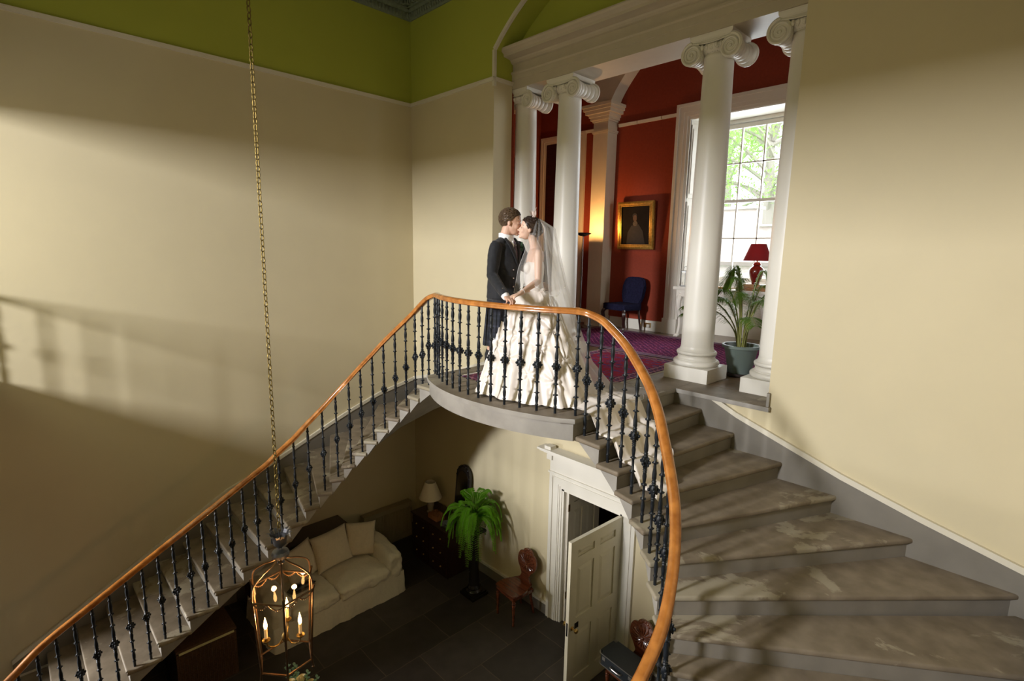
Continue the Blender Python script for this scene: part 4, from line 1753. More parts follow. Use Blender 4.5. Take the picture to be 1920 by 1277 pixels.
def pillow(label, c, w, h, t, rot, m, group=None, seed=0, name='cushion', cat='cushion'):
    """knife-edge cushion with pointed corners; local x=thickness, y=width, z=height"""
    b2 = BM()
    n = 18
    R = rot.to_4x4()
    T = Matrix.Translation(Vector(c)) @ R
    V = {}
    for s in (-1, 1):
        for i in range(n+1):
            for j in range(n+1):
                u, v = -1+2*i/n, -1+2*j/n
                if s == 1 and (i in (0, n) or j in (0, n)):
                    V[(s, i, j)] = V[(-1, i, j)]
                    continue
                th = (max(0, (1-u*u))**.45)*(max(0, (1-v*v))**.45)
                pin = 1-.10*(1-u*u)*abs(v)**3*0-.07*((1-u*u)*abs(v)**2+(1-v*v)*abs(u)**2)*1
                y = u*w/2*(1-.07*(1-v*v)*abs(u)**2)
                z = v*h/2*(1-.07*(1-u*u)*abs(v)**2)
                x = s*t/2*th*(1+.25*noise.noise(Vector((u*3+seed, v*3, s))))
                x -= s*.02*math.exp(-((u*w)**2+(v*h)**2)/.004)
                V[(s, i, j)] = b2.verts.new(T @ Vector((x, y, z)))
        for i in range(n):
            for j in range(n):
                f = [V[(s, i, j)], V[(s, i+1, j)], V[(s, i+1, j+1)], V[(s, i, j+1)]]
                b2.faces.new(f if s == 1 else f[::-1])
    o = finish(name, b2, m, None, angle=120)
    tag(o, label, cat, group)
    return o


def RX(ax, ay, az):
    return Matrix.Rotation(az, 3, 'Z') @ Matrix.Rotation(ay, 3, 'Y') @ Matrix.Rotation(ax, 3, 'X')
seat_z = ZH+.50
lin2 = mat('oatmeal_linen', (0.68, 0.60, 0.45), rough=.9, noise_amt=.08, scale=40, sheen=.3)
pillow('large square cream cushion propped in the middle of the sofa', (-6.80, 3.08, seat_z+.25), .56, .52, .20, RX(.06, radians(-20), .05), lin2, seed=1)
pillow('cream cushion at the right end of the sofa, against the arm', (-6.78, 3.52, seat_z+.24), .44, .50, .17, RX(-.08, radians(-16), -.35), lin2, seed=2)
pillow('cream cushion left of the middle one, half behind the lantern', (-6.79, 2.62, seat_z+.22), .50, .50, .18, RX(.1, radians(-20), .3), lin2, seed=3)
pillow('small black cushion on the sofa seat just right of the lantern', (-6.50, 2.50, seat_z+.06), .34, .26, .13, RX(.2, radians(60), .1), M_['black'], seed=5)

# long dark sideboard behind the sofa
sb = thing('low_cabinet', 'low dark wooden cabinet in the shadow behind the sofa', 'cabinet', (-7.37, 2.6, ZH))
bm = BM()
bbox(bm, -7.58, -7.18, 2.0, 3.52, ZH, ZH+.76, .008)
finish('body', bm, M_['darkwood'], sb)
bm = BM()
bbox(bm, -7.60, -7.15, 1.96, 3.56, ZH+.76, ZH+.79, .008)
finish('cabinet_top', bm, M_['darkwood'], sb)

# wall-coloured radiator cover
rc = thing('radiator_cover', 'low radiator cover painted like the wall, between sofa and desk', 'radiator cover', (-7.5, 4.38, ZH))
bm = BM()
rp_ = mat('cover_paint', (.34, .28, .17), rough=.7, noise_amt=.1)
bbox(bm, -7.60, -7.46, 3.95, 4.88, ZH, ZH+.64, .006)
finish('casing', bm, rp_, rc)
bm = BM()
for i in range(28):
    y = 4.02+i*.03
    box(bm, -7.463, -7.452, y, y+.012, ZH+.10, ZH+.56)
finish('grille', bm, rp_, rc, smooth=False)

# ------------------------------------------------------------------ desk in the corner and what stands on it
dx0, dx1, dy0, dy1 = -6.93, -5.97, 4.52, 5.04
desk = thing('desk', 'dark mahogany chest-like desk in the hall corner', 'desk', ((dx0+dx1)/2, (dy0+dy1)/2, ZH))
bm = BM()
bbox(bm, dx0+.01, dx1-.01, dy0+.015, dy1, ZH, ZH+.75, .006)
finish('body', bm, M_['darkwood'], desk)
bm = BM()
bbox(bm, dx0-.015, dx1+.015, dy0-.01, dy1, ZH+.75, ZH+.78, .01)
finish('desk_top', bm, M_['darkwood'], desk)
for r_ in range(3):
    for c_ in range(2):
        a = dx0+.03+c_*.455
        z = ZH+.05+r_*.23
        bm = BM()
        bbox(bm, a, a+.435, dy0+.004, dy0+.03, z, z+.21, .006)
        d = finish('drawer', bm, M_['darkwood'], desk)
        bm = BM()
        for xx in (a+.12, a+.31):
            ell(bm, (xx, dy0-.006, z+.11), .013, sub=2)
        finish('knob', bm, M_['brass'], d)

tl2 = thing('table_lamp', 'unlit table lamp with white cone shade on the corner desk', 'lamp', (-6.70, 4.74, ZH+.78))
T = Matrix.Translation(Vector((-6.70, 4.74, ZH+.781)))
bm = BM()
lathe(bm, [(.055, 0), (.06, .01), (.045, .03), (.05, .08), (.06, .13), (.045, .20), (.02, .24), (.012, .27), (.012, .30)], seg=24, M=T)
finish('base', bm, mat('grey_pottery', (.30, .25, .21), rough=.4), tl2)
bm = BM()
lathe(bm, [(.185, .25), (.085, .52)], seg=32, M=T, cap=False)
lathe(bm, [(.183, .25), (.083, .52)], seg=32, M=T, cap=False)
lathe(bm, [(.012, .29), (.010, .48)], seg=8, M=T)
finish('lamp_shade', bm, mat('ivory_shade', (.74, .66, .52), rough=.85), tl2)

# black arched toilet mirror leaning on the wall
mi = thing('arched_mirror', 'tall black arch-topped mirror standing on the desk against the wall', 'mirror', (-6.17, 4.98, ZH+.78))
Tm = Matrix.Translation(Vector((-6.17, 4.93, ZH+.782))) @ Matrix.Rotation(radians(-5), 4, 'X')
def arch_outline(w, h, n=14, z0=0):
    P = [(-w, z0), (w, z0), (w, h-w*1.15)]
    for i in range(1, n):
        a = pi*i/n
        P.append((w*cos(a), h-w*1.15+w*1.15*sin(a)))
    P.append((-w, h-w*1.15))
    return P
bm = BM()
prism(bm, arch_outline(.165, .90), 'y', 0, .045, M=Tm)
for i in range(9):
    a = pi*i/8
    ell(bm, Tm @ Vector((.150*cos(a), .0, .90-.19+.175*sin(a))), (.020, .014, .020), sub=2)
finish('frame', bm, M_['black'], mi, angle=50)
bm = BM()
prism(bm, arch_outline(.125, .80, z0=.05), 'y', -.006, 0, M=Tm)
finish('mirror_glass', bm, mat('old_mirror', (.13, .12, .10), rough=.12, metal=1.0), mi, smooth=False)

# small woven box, and a scatter of stones beside it
wb = thing('woven_box', 'small woven dark brown box with glints on the desk, in front of the mirror', 'box', (-6.46, 4.70, ZH+.781))
bm = BM()
for i in range(10):
    for j in range(7):
        x, y = -6.58+i*.024, 4.60+j*.024
        up = .010 if (i+j) % 2 else .0
        bbox(bm, x, x+.022, y, y+.022, ZH+.781, ZH+.86+up, .003, seg=1)
finish('weave', bm, mat('woven_leather', (.22, .085, .03), rough=.22), wb, smooth=False)
gb2 = thing('stone_bowl', 'shallow dish of grey pebbles on the desk under the fern', 'bowl', (-6.14, 4.66, ZH+.781))
T = Matrix.Translation(Vector((-6.16, 4.66, ZH+.781)))
bm = BM()
lathe(bm, [(.05, 0), (.09, .012), (.11, .035), (.106, .035), (.085, .016), (.04, .008)], seg=24, M=T)
finish('dish', bm, mat('grey_bowl', (.10, .10, .09), rough=.3), gb2)
bm = BM()
rd = random.Random(5)
for i in range(16):
    a, r = rd.uniform(0, 6.28), rd.uniform(0, .07)
    ell(bm, T @ Vector((cos(a)*r, sin(a)*r, .03+rd.uniform(0, .015))), (rd.uniform(.012, .02), rd.uniform(.012, .02), .011), sub=1)
pb = finish('pebbles', bm, mat('pebbles', (.13, .13, .12), rough=.5, noise_amt=.4, scale=30), gb2)
pb['kind'] = 'stuff'

# ------------------------------------------------------------------ fern on its pedestal
fx, fy = -5.44, 4.62
ped = thing('pedestal', 'tall glossy black column pedestal carrying the fern', 'pedestal', (fx, fy, ZH))
T = Matrix.Translation(Vector((fx, fy, ZH)))
bm = BM()
bbox(bm, -.15, .15, -.15, .15, 0, .045, .006, M=T)
bbox(bm, -.13, .13, -.13, .13, .045, .07, .006, M=T)
lathe(bm, [(.125, .07), (.125, .085), (.11, .10), (.095, .11), (.10, .125), (.095, .14), (.08, .16), (.078, .18)], seg=32, M=T)
finish('base', bm, M_['black'], ped)
bm = BM()
lathe(bm, [(.078, .18), (.074, .5), (.064, .92)], seg=28, M=T)
finish('shaft', bm, M_['black'], ped)
bm = BM()
lathe(bm, [(.064, .92), (.072, .93), (.072, .94), (.085, .96), (.10, .98), (.10, 1.0)], seg=28, M=T)
bbox(bm, -.125, .125, -.125, .125, 1.0, 1.03, .006, M=T)
finish('capital', bm, M_['black'], ped)
fern = thing('potted_fern', 'large bright green fern spilling over the top of the black pedestal', 'plant', (fx, fy, ZH+1.031))
T = Matrix.Translation(Vector((fx, fy, ZH+1.031)))
bm = BM()
lathe(bm, [(.07, 0), (.095, .12), (.105, .125), (.105, .15), (.09, .15), (.08, .12)], seg=28, M=T)
finish('pot', bm, M_['black'], fern)
bm = BM()
lathe(bm, [(.001, .135), (.088, .13)], seg=16, M=T, cap=False)
finish('soil', bm, bpy.data.materials['soil'], fern)
rnd = random.Random(11)
bl, bs = BM(), BM()
for i in range(74):
    a = rnd.uniform(0, 2*pi)
    q = i/74
    if q < .2:
        out_, up_, end = rnd.uniform(.08, .22), rnd.uniform(.34, .50), rnd.uniform(.28, .46)
    elif q < .55:
        out_, up_, end = rnd.uniform(.26, .44), rnd.uniform(.22, .34), rnd.uniform(-.10, .14)
    else:
        out_, up_, end = rnd.uniform(.22, .42), rnd.uniform(.12, .24), rnd.uniform(-.50, -.18)
    if sin(a) > .3:
        out_ = min(out_, .34)
    c, s = cos(a), sin(a)
    P = catmull([(c*.02, s*.02, .12), (c*out_*.35, s*out_*.35, .12+up_*.75), (c*out_*.8, s*out_*.8, .12+up_*.9 if q < .55 else .12+up_*.8), (c*out_*1.08, s*out_*1.08, .12+(up_*.6+end*.4)), (c*out_*1.2, s*out_*1.2, .12+end)], 6)
    P = [T @ p for p in P]
    tube(bs, P, [.0035*(1-k/len(P))+.001 for k in range(len(P))], seg=4)
    n = len(P)
    for k in range(2, n-1):
        d = (P[k+1]-P[k]).normalized()
        sd = Vector((-s, c, 0))
        t = k/n
        L = .062*sin(pi*min(1, .18+t*.80))**.7*rnd.uniform(.9, 1.1)
        for kk in (0, .5):
            pp = P[k].lerp(P[k+1], kk)
            for sg in (-1, 1):
                leaf_strip(bl, pp, sd*sg+d*.35+Vector((0, 0, rnd.uniform(-.15, .1))), L, .0085, .15, n=2)
finish('fronds', bl, leafmat('fern_leaf', (.13, .33, .015), (.4, .8, .04)), fern, smooth=False)['kind'] = 'stuff'
finish('stems', bs, mat('fern_stem', (.16, .24, .04), rough=.5), fern)['kind'] = 'stuff'

# ------------------------------------------------------------------ carved hall chairs
def shell_outline():
    P = []
    for i in range(33):                         # rounded shell, wide at the top, tapering to a waist
        a = -pi*.32+(pi*1.64)*i/32
        P.append((.19*cos(a)*(1.0), .30+.155*sin(a)))
    return P


def hall_chair(loc, ang, label):
    t = thing('hall_chair', label, 'chair', loc, 'carved hall chairs')
    T = Matrix.Translation(Vector(loc)) @ Matrix.Rotation(ang, 4, 'Z')
    bm = BM()
    # seat: broad at the front, drawn in with a curve at the back; dished
    pl = [(-.20, -.21), (-.10, -.235), (.10, -.235), (.20, -.21), (.215, -.12), (.20, .0), (.15, .12), (.11, .19), (-.11, .19), (-.15, .12), (-.20, .0), (-.215, -.12)]
    pts = catmull([(x, y, 0) for x, y in pl+[pl[0]]], 3)[:-1]
    prism(bm, [(p.x, p.y) for p in pts], 'z', .425, .455, M=T)
    bmesh.ops.bevel(bm, geom=bm.edges[:], offset=.007, segments=2, affect='EDGES')
    finish('seat', bm, M_['chairwood'], t, angle=30)
    bm = BM()
    box(bm, -.18, .18, -.21, -.19, .375, .425, M=T)
    box(bm, -.185, -.165, -.19, .15, .375, .425, M=T)
    box(bm, .165, .185, -.19, .15, .375, .425, M=T)
    finish('seat_rail', bm, M_['chairwood'], t, smooth=False)
    Tb = T @ Matrix.Translation(Vector((0, .155, .455))) @ Matrix.Rotation(radians(-9), 4, 'X')
    bm = BM()
    # waist and shell back
    W_ = [(-.115, 0), (.115, 0), (.095, .03), (.075, .07), (.085, .10), (.125, .155), (.165, .20), (.185, .26), (.180, .33), (.150, .385), (.095, .405), (.085, .43), (.05, .455), (0, .463),
          (-.05, .455), (-.085, .43), (-.095, .405), (-.150, .385), (-.180, .33), (-.185, .26), (-.165, .20), (-.125, .155), (-.085, .10), (-.075, .07), (-.095, .03)]
    sm = catmull([(x, 0, z) for x, z in W_+[W_[0]]], 3)[:-1]
    prism(bm, [(p.x, p.z) for p in sm], 'y', -.012, .014, M=Tb)
    # radiating flutes
    for i in range(18):
        a = 2*pi*i/18+.1
        c0 = Vector((0, -.012, .25))
        R1 = .150 if sin(a) > -.3 else .125
        e = c0+Vector((cos(a)*R1, 0, sin(a)*R1*.82))
        s0 = c0+Vector((cos(a)*.028, 0, sin(a)*.028))
        tube(bm, [Tb @ s0, Tb @ ((s0+e)/2+Vector((0, -.006, 0))), Tb @ e], [.003, .010, .013], seg=6)
    ell(bm, Tb @ Vector((0, -.018, .25)), (.020, .014, .020), sub=2)
    for i in range(9):
        a = pi*(.05+.9*i/8)
        ell(bm, Tb @ Vector((cos(a)*.155, -.012, .27+sin(a)*.115)), (.013, .010, .013), sub=1)
    for i in range(5):
        a = pi*(.1+.8*i/4)
        ell(bm, Tb @ Vector((cos(a)*.06, -.008, .405+sin(a)*.04)), (.020, .014, .020), sub=2)
    finish('backrest', bm, M_['chairwood'], t, angle=50)
    for lx, ly, dy in ((-.17, -.19, -.0), (.17, -.19, 0), (-.13, .15, .07), (.13, .15, .07)):
        bm = BM()
        Tl = T @ Matrix.Translation(Vector((lx, ly, 0)))
        if dy == 0:
            lathe(bm, [(.014, 0), (.020, .015), (.016, .03), (.018, .10), (.024, .28), (.028, .31), (.022, .325), (.030, .34), (.024, .355), (.028, .38)], seg=14, M=Tl)
        else:
            tube(bm, [Tl @ Vector((0, 0, .42)), Tl @ Vector((0, .01, .25)), Tl @ Vector((0, dy, 0))], [.024, .021, .017], seg=8)
        finish('leg', bm, M_['chairwood'], t)
    return t


hall_chair((-4.70, 4.76, ZH), radians(-4), 'carved shell-back mahogany hall chair left of the open door')
hall_chair((-2.78, 4.68, ZH), radians(-6), 'carved shell-back hall chair with a suitcase on its seat, under the right flight')

sc_ = thing('suitcase', 'small dark blue hard suitcase with metal edging on the hall chair seat', 'suitcase', (-2.79, 4.60, ZH+.456))
T = Matrix.Translation(Vector((-2.79, 4.585, ZH+.457))) @ Matrix.Rotation(radians(-5), 4, 'Z')
bm = BM()
b2 = BM()
box(b2, -.26, .26, -.16, .13, 0, .145)
bmesh.ops.bevel(b2, geom=[e for e in b2.edges if abs(e.verts[0].co.z-e.verts[1].co.z) > .1], offset=.04, segments=5, affect='EDGES')
merge(bm, b2, T)
finish('body', bm, mat('navy_vinyl', (.018, .024, .032), rough=.45, noise_amt=.2, scale=60), sc_, angle=30)
bm = BM()
al = mat('edging_metal', (.42, .40, .38), rough=.35, metal=.8)
for z in (.004, .135):
    R_ = []
    for cx, cy, a0 in ((.22, .09, 0), (-.22, .09, pi/2), (-.22, -.12, pi), (.22, -.12, 3*pi/2)):
        for k in range(5):
            a = a0+pi/2*k/4
            R_.append(T @ Vector((cx+.042*cos(a), cy+.042*sin(a), z)))
    sweep(bm, R_, [(-.004, -.004), (.004, -.004), (.004, .004), (-.004, .004)], closed=True)
finish('edging', bm, al, sc_)
bm = BM()
tube(bm, catmull([T @ Vector((-.07, -.163, .07)), T @ Vector((-.06, -.19, .072)), T @ Vector((.06, -.19, .072)), T @ Vector((.07, -.163, .07))], 4), .008)
finish('handle', bm, al, sc_)
bm = BM()
for x in (-.18, .18):
    bbox(bm, x-.02, x+.02, -.168, -.158, .075, .115, .003, M=T)
finish('latch', bm, al, sc_)

# small white plug at the foot of the desk
wk = thing('power_plug', 'tiny white plug lying on the floor at the foot of the desk', 'plug', (-5.86, 4.90, ZH))
bm = BM()
ell(bm, (-5.86, 4.90, ZH+.03), (.028, .024, .028), sub=2)
finish('plug_body', bm, M_['white'], wk)
bm = BM()
tube(bm, catmull([(-5.86, 4.92, ZH+.02), (-5.88, 4.98, ZH+.006), (-5.95, 5.03, ZH+.006)], 4), .004, seg=6)
finish('cable', bm, M_['white'], wk)

# wicker hamper under the left flight
wh = thing('wicker_hamper', 'brown wicker hamper with a pale lid edge under the left flight', 'basket', (-6.55, 1.3, ZH))
wick = mat('wicker', (.105, .05, .022), rough=.6, noise_amt=.5, scale=50)
bm = BM()
hx0, hx1, hy0, hy1 = -6.95, -6.22, 1.0, 1.60
box(bm, hx0+.012, hx1-.012, hy0+.012, hy1-.012, ZH, ZH+.56)
for i in range(26):
    z = ZH+.012+i*.0215
    for k in range(2):
        pass
    sweep(bm, [(hx0, hy0, z), (hx1, hy0, z), (hx1, hy1, z), (hx0, hy1, z)], [(-.008, -.009), (.008, -.009), (.008, .009), (-.008, .009)], closed=True)
for i in range(15):
    y = hy0+.02+i*.040
    tube(bm, [(hx1+.004, y, ZH), (hx1+.010, y, ZH+.28), (hx1+.004, y, ZH+.56)], .006, seg=5)
finish('basket_body', bm, wick, wh, smooth=False)
bm = BM()
bbox(bm, hx0-.01, hx1+.02, hy0-.01, hy1+.01, ZH+.585, ZH+.615, .008)
finish('lid', bm, wick, wh)
bm = BM()
box(bm, hx0, hx1+.024, hy0+.02, hy1-.02, ZH+.56, ZH+.585)
finish('lining', bm, mat('straw_lining', (.62, .55, .28), rough=.8), wh, smooth=False)

# flowers on the round hall table (their tops rise into the picture)
ht = thing('pedestal_table', 'round mahogany hall table below the lantern', 'table', (-4.62, 1.62, ZH))
T = Matrix.Translation(Vector((-4.62, 1.62, ZH)))
bm = BM()
lathe(bm, [(.001, .65), (.28, .65), (.29, .665), (.28, .68), (.001, .68)], seg=40, M=T, cap=False)
finish('table_top', bm, M_['chairwood'], ht)
bm = BM()
lathe(bm, [(.24, 0), (.24, .03), (.12, .06), (.05, .12), (.06, .3), (.045, .55), (.10, .65)], seg=28, M=T)
finish('pedestal', bm, M_['chairwood'], ht)
fv = thing('flower_arrangement', 'vase of cream roses and eucalyptus at the bottom edge of the picture', 'flowers', (-4.42, 1.60, ZH+.681))
T = Matrix.Translation(Vector((-4.42, 1.60, ZH+.681)))
bm = BM()
lathe(bm, [(.06, 0), (.075, .02), (.07, .08), (.05, .15), (.065, .19), (.062, .19), (.046, .15)], seg=28, M=T)
finish('vase', bm, mat('white_china', (.6, .6, .6), rough=.2), fv)

# roses and eucalyptus
rosem = mat('cream_rose', (.74, .66, .38), rough=.7, subsurf=.1)
bl, bst = BM(), BM()
rd = random.Random(8)
T = Matrix.Translation(Vector((-4.42, 1.60, ZH+.681)))
def rose(bm, c, r):
    for k in range(16):
        t = k/16
        a = k*2.4
        rr = r*(.25+.75*t)
        d = Vector((cos(a), sin(a), 0))
        up = Vector((0, 0, 1))
        n = 5
        grid = []
        for i in range(n+1):
            u = -1+2*i/n
            row = []
            for j in range(4):
                v = j/3
                p = Vector(c)+(d*cos(u*.75)+Vector((-d.y, d.x, 0))*sin(u*.75))*rr*(.55+.45*v)+up*r*(.95*v-.3*t*v*v-.25)
                row.append(bm.verts.new(p))
            grid.append(row)
        for i in range(n):
            for j in range(3):
                bm.faces.new([grid[i][j], grid[i+1][j], grid[i+1][j+1], grid[i][j+1]])
heads = [(.20, .02, .40, .062), (.13, -.07, .36, .05), (.03, .05, .40, .05), (.09, .10, .36, .048), (-.03, -.03, .36, .05)]
for i, (x, y, z, r) in enumerate(heads):
    bm = BM()
    rose(bm, T @ Vector((x, y, z)), r)
    o = finish('rose', bm, rosem, fv, angle=80)
    tube(bst, catmull([T @ Vector((x*.2, y*.2, .12)), T @ Vector((x*.6, y*.6, .25)), T @ Vector((x, y, z-.01))], 4), .004, seg=5)
for k, (x, y, h) in enumerate(((-.12, -.02, .50), (-.03, .03, .50), (.10, .08, .50), (-.16, .06, .42), (.16, .14, .45))):
    P = catmull([T @ Vector((x*.2, y*.2, .14)), T @ Vector((x*.7, y*.7, h*.6)), T @ Vector((x, y, h))], 6)
    tube(bst, P, .003, seg=5)
    for i in range(4, len(P)):
        for sg in (-1, 1):
            a = i*1.3
            leaf_strip(bl, P[i], Vector((cos(a)*sg, sin(a)*sg, .35)), .035, .013, .1, n=3)
finish('leaves', bl, leafmat('eucalyptus', (.16, .27, .18), (.25, .4, .2)), fv, smooth=False)['kind'] = 'stuff'
finish('stems', bst, M_['trim'] if False else bpy.data.materials['fern_stem'], fv)

# ------------------------------------------------------------------ hanging lantern
LX, LY = -3.755, 1.305
lan = thing('hanging_lantern', 'large hexagonal glazed iron lantern with lit candle bulbs, hanging on a long chain', 'lantern', (LX, LY, -1.8))
aged = mat('aged_bronze', (.16, .095, .05), rough=.35, metal=.75, noise_amt=.35, scale=30)
pewter = mat('grey_lead', (.12, .12, .13), rough=.35, metal=.6, noise_amt=.3, scale=30)
brassy = mat('chain_brass', (.24, .17, .05), rough=.5, metal=.9, noise_amt=.5, scale=60)
T = Matrix.Translation(Vector((LX, LY, 0)))
bm = BM()
z = -.66
i = 0
while z < ZC-.01:
    b2 = BM()
    R_, r_ = .0125, .0036
    pts = []
    for k in range(10):
        a = 2*pi*k/10
        pts.append(Vector((R_*cos(a), 0, R_*1.75*sin(a))))
    n = len(pts)
    rings = []
    for k in range(n):
        t = (pts[(k+1) % n]-pts[k-1]).normalized()
        s = Vector((0, 1, 0))
        u = s.cross(t)
        rings.append([b2.verts.new(pts[k]+s*r_*cos(2*pi*q/5)+u*r_*sin(2*pi*q/5)) for q in range(5)])
    for k in range(n):
        for q in range(5):
            b2.faces.new([rings[k][q], rings[k][(q+1) % 5], rings[(k+1) % n][(q+1) % 5], rings[(k+1) % n][q]])
    merge(bm, b2, T @ Matrix.Translation(Vector((0, 0, z))) @ Matrix.Rotation(pi/2*(i % 2)+.4, 4, 'Z'))
    z += .037
    i += 1
finish('chain', bm, brassy, lan)
bm = BM()
lathe(bm, [(.06, ZC-.02), (.05, ZC-.05), (.015, ZC-.08), (.005, ZC-.09)], seg=20, M=T)
finish('ceiling_hook', bm, brassy, lan)
# crown of leaves and knop
bm = BM()
lathe(bm, [(.02, -.80), (.045, -.775), (.05, -.74), (.055, -.715), (.048, -.715), (.04, -.74), (.012, -.76)], seg=24, M=T)
for k in range(12):
    a = 2*pi*k/12
    d = Vector((cos(a), sin(a), 0))
    s = Vector((-sin(a), cos(a), 0))
    p = [d*.050+Vector((0, 0, -.725)), d*.066+Vector((0, 0, -.69)), d*.088+Vector((0, 0, -.685))]
    w = [.014, .014, .004]
    vs = [[bm.verts.new(T @ (q-s*ww)), bm.verts.new(T @ (q+s*ww))] for q, ww in zip(p, w)]
    for j in range(2):
        bm.faces.new([vs[j][0], vs[j][1], vs[j+1][1], vs[j+1][0]])
finish('crown', bm, pewter, lan)
bm = BM()
lathe(bm, [(.015, -.80), (.02, -.815), (.055, -.83), (.065, -.85), (.058, -.875), (.03, -.885), (.022, -.90), (.028, -.92), (.012, -.94)], seg=24, M=T)
tube(bm, [T @ Vector((0, 0, -.66)), T @ Vector((0, 0, -.80))], .006)
finish('knop', bm, pewter, lan)
A0 = radians(-19)
RT, RB, ZT, ZB = .235, .200, -1.13, -1.72
def hexp(r, z, k):
    a = A0+k*pi/3
    return Vector((LX+r*cos(a), LY+r*sin(a), z))
bm = BM()
for k in range(6):                       # ogee ribs, posts, top and bottom rails
    a = A0+k*pi/3
    d = Vector((cos(a), sin(a), 0))
    P = catmull([Vector((LX, LY, -.89))+d*.02, Vector((LX, LY, -.92))+d*.07, Vector((LX, LY, -.955))+d*.15, Vector((LX, LY, -1.02))+d*.225, Vector((LX, LY, ZT))+d*RT], 5)
    tube(bm, P, .0065, seg=6)
    tube(bm, [hexp(RT, ZT, k), hexp(RB, ZB, k)], .0085, seg=6)
    tube(bm, [hexp(RT, ZT, k), hexp(RT, ZT, k+1)], .0075, seg=6)
    tube(bm, [hexp(RB, ZB, k), hexp(RB, ZB, k+1)], .0075, seg=6)
    tube(bm, [hexp(RT, ZT, k), hexp(RT+.015, ZT+.05, k)], .010, seg=6)
    tube(bm, [hexp(RB, ZB+.01, k), hexp(RB+.01, ZB-.05, k)], .009, seg=6)
    ell(bm, hexp(RB+.01, ZB-.06, k), .012, sub=1)
    ell(bm, hexp(RT, ZT, k), .012, sub=1)
    # scalloped swags below the top rail, two to a side
    p0, p1 = hexp(RT, ZT, k), hexp(RT, ZT, k+1)
    for q in range(2):
        a_, b_ = p0.lerp(p1, q/2), p0.lerp(p1, (q+1)/2)
        S_ = [a_.lerp(b_, j/8)+Vector((0, 0, -.038*sin(pi*j/8))) for j in range(9)]
        tube(bm, S_, .0045, seg=5)
        for j in range(1, 8):
            ell(bm, S_[j]+Vector((0, 0, -.005)), .0055, sub=1)
finish('frame', bm, aged, lan, angle=50)
bm = BM()
for k in range(6):
    p = [hexp(RT-.004, ZT, k), hexp(RT-.004, ZT, k+1), hexp(RB-.004, ZB, k+1), hexp(RB-.004, ZB, k)]
    vs = [bm.verts.new(q) for q in p]
    bm.faces.new(vs)
finish('panes', bm, glass, lan, smooth=False)
bm = BM()
tube(bm, [T @ Vector((0, 0, -.90)), T @ Vector((0, 0, -1.56))], .006)
lathe(bm, [(.006, -1.50), (.022, -1.52), (.028, -1.545), (.02, -1.565), (.008, -1.59), (.004, -1.62)], seg=20, M=T)
finish('stem', bm, brassy, lan)
for a in (radians(45.66+225), radians(45.66+345), radians(45.66+105)):
    d = Vector((cos(a), sin(a), 0))
    c0 = Vector((LX, LY, 0))
    bm = BM()
    tube(bm, catmull([c0+d*.02+Vector((0, 0, -1.545)), c0+d*.06+Vector((0, 0, -1.585)), c0+d*.12+Vector((0, 0, -1.56)), c0+d*.138+Vector((0, 0, -1.51))], 5), .0055, seg=7)
    Tq = Matrix.Translation(c0+d*.138)
    lathe(bm, [(.008, -1.515), (.026, -1.505), (.030, -1.495), (.026, -1.497), (.012, -1.50), (.012, -1.48)], seg=18, M=Tq)
    arm = finish('arm', bm, brassy, lan)
    bm = BM()
    lathe(bm, [(.0115, -1.495), (.0115, -1.405), (.006, -1.40)], seg=14, M=Tq)
    finish('candle_tube', bm, mat('candle_tube', (.75, .55, .30), rough=.5, emit=(1, .55, .2), estr=.25), arm)
    bm = BM()
    lathe(bm, [(.006, -1.405), (.012, -1.39), (.0135, -1.375), (.010, -1.35), (.004, -1.325), (.001, -1.31)], seg=12, M=Tq)
    finish('flame_bulb', bm, mat('flame_bulb', (1, .8, .5), emit=(1.0, .50, .16), estr=32), arm)
    point('lantern_bulb_light', c0+d*.138+Vector((0, 0, -1.295)), 6, (1.0, .50, .18), .02)

# ------------------------------------------------------------------ people
FA = Vector((.6989, .7152, 0))
FD = Vector((-.7152, .6989, 0))
def PF(a, d, z):
    return FA*a+FD*d+Vector((0, 0, z))


def limb(bm, pts, rad, seg=14, side=None):
    """closed tapered tube with round ends; rad items are r or (r_side, r_other)"""
    pts = [Vector(p) for p in pts]
    n = len(pts)
    rad = [r if isinstance(r, tuple) else (r, r) for r in rad]
    P, Rr = [], []
    T0 = (pts[1]-pts[0]).normalized()
    T1 = (pts[-1]-pts[-2]).normalized()
    r0, r1 = min(rad[0]), min(rad[-1])
    for q in (80, 55, 30):
        P.append(pts[0]-T0*r0*sin(radians(q)))
        Rr.append((rad[0][0]*cos(radians(q)), rad[0][1]*cos(radians(q))))
    for p, r in zip(pts, rad):
        P.append(p)
        Rr.append(r)
    for q in (30, 55, 80):
        P.append(pts[-1]+T1*r1*sin(radians(q)))
        Rr.append((rad[-1][0]*cos(radians(q)), rad[-1][1]*cos(radians(q))))
    rings = []
    m_ = len(P)
    s_prev = None
    for i in range(m_):
        t = (P[min(i+1, m_-1)]-P[max(i-1, 0)]).normalized()
        s = Vector(side) if side is not None else (s_prev if s_prev is not None else (t.cross(Vector((0.3, .9, .2)))))
        s = (s-t*s.dot(t)).normalized()
        s_prev = s
        u = t.cross(s)
        rings.append([bm.verts.new(P[i]+s*Rr[i][0]*cos(2*pi*k/seg)+u*Rr[i][1]*sin(2*pi*k/seg)) for k in range(seg)])
    for j in range(m_-1):
        for k in range(seg):
            bm.faces.new([rings[j][k], rings[j][(k+1) % seg], rings[j+1][(k+1) % seg], rings[j+1][k]])
    bm.faces.new(rings[0][::-1])
    bm.faces.new(rings[-1])


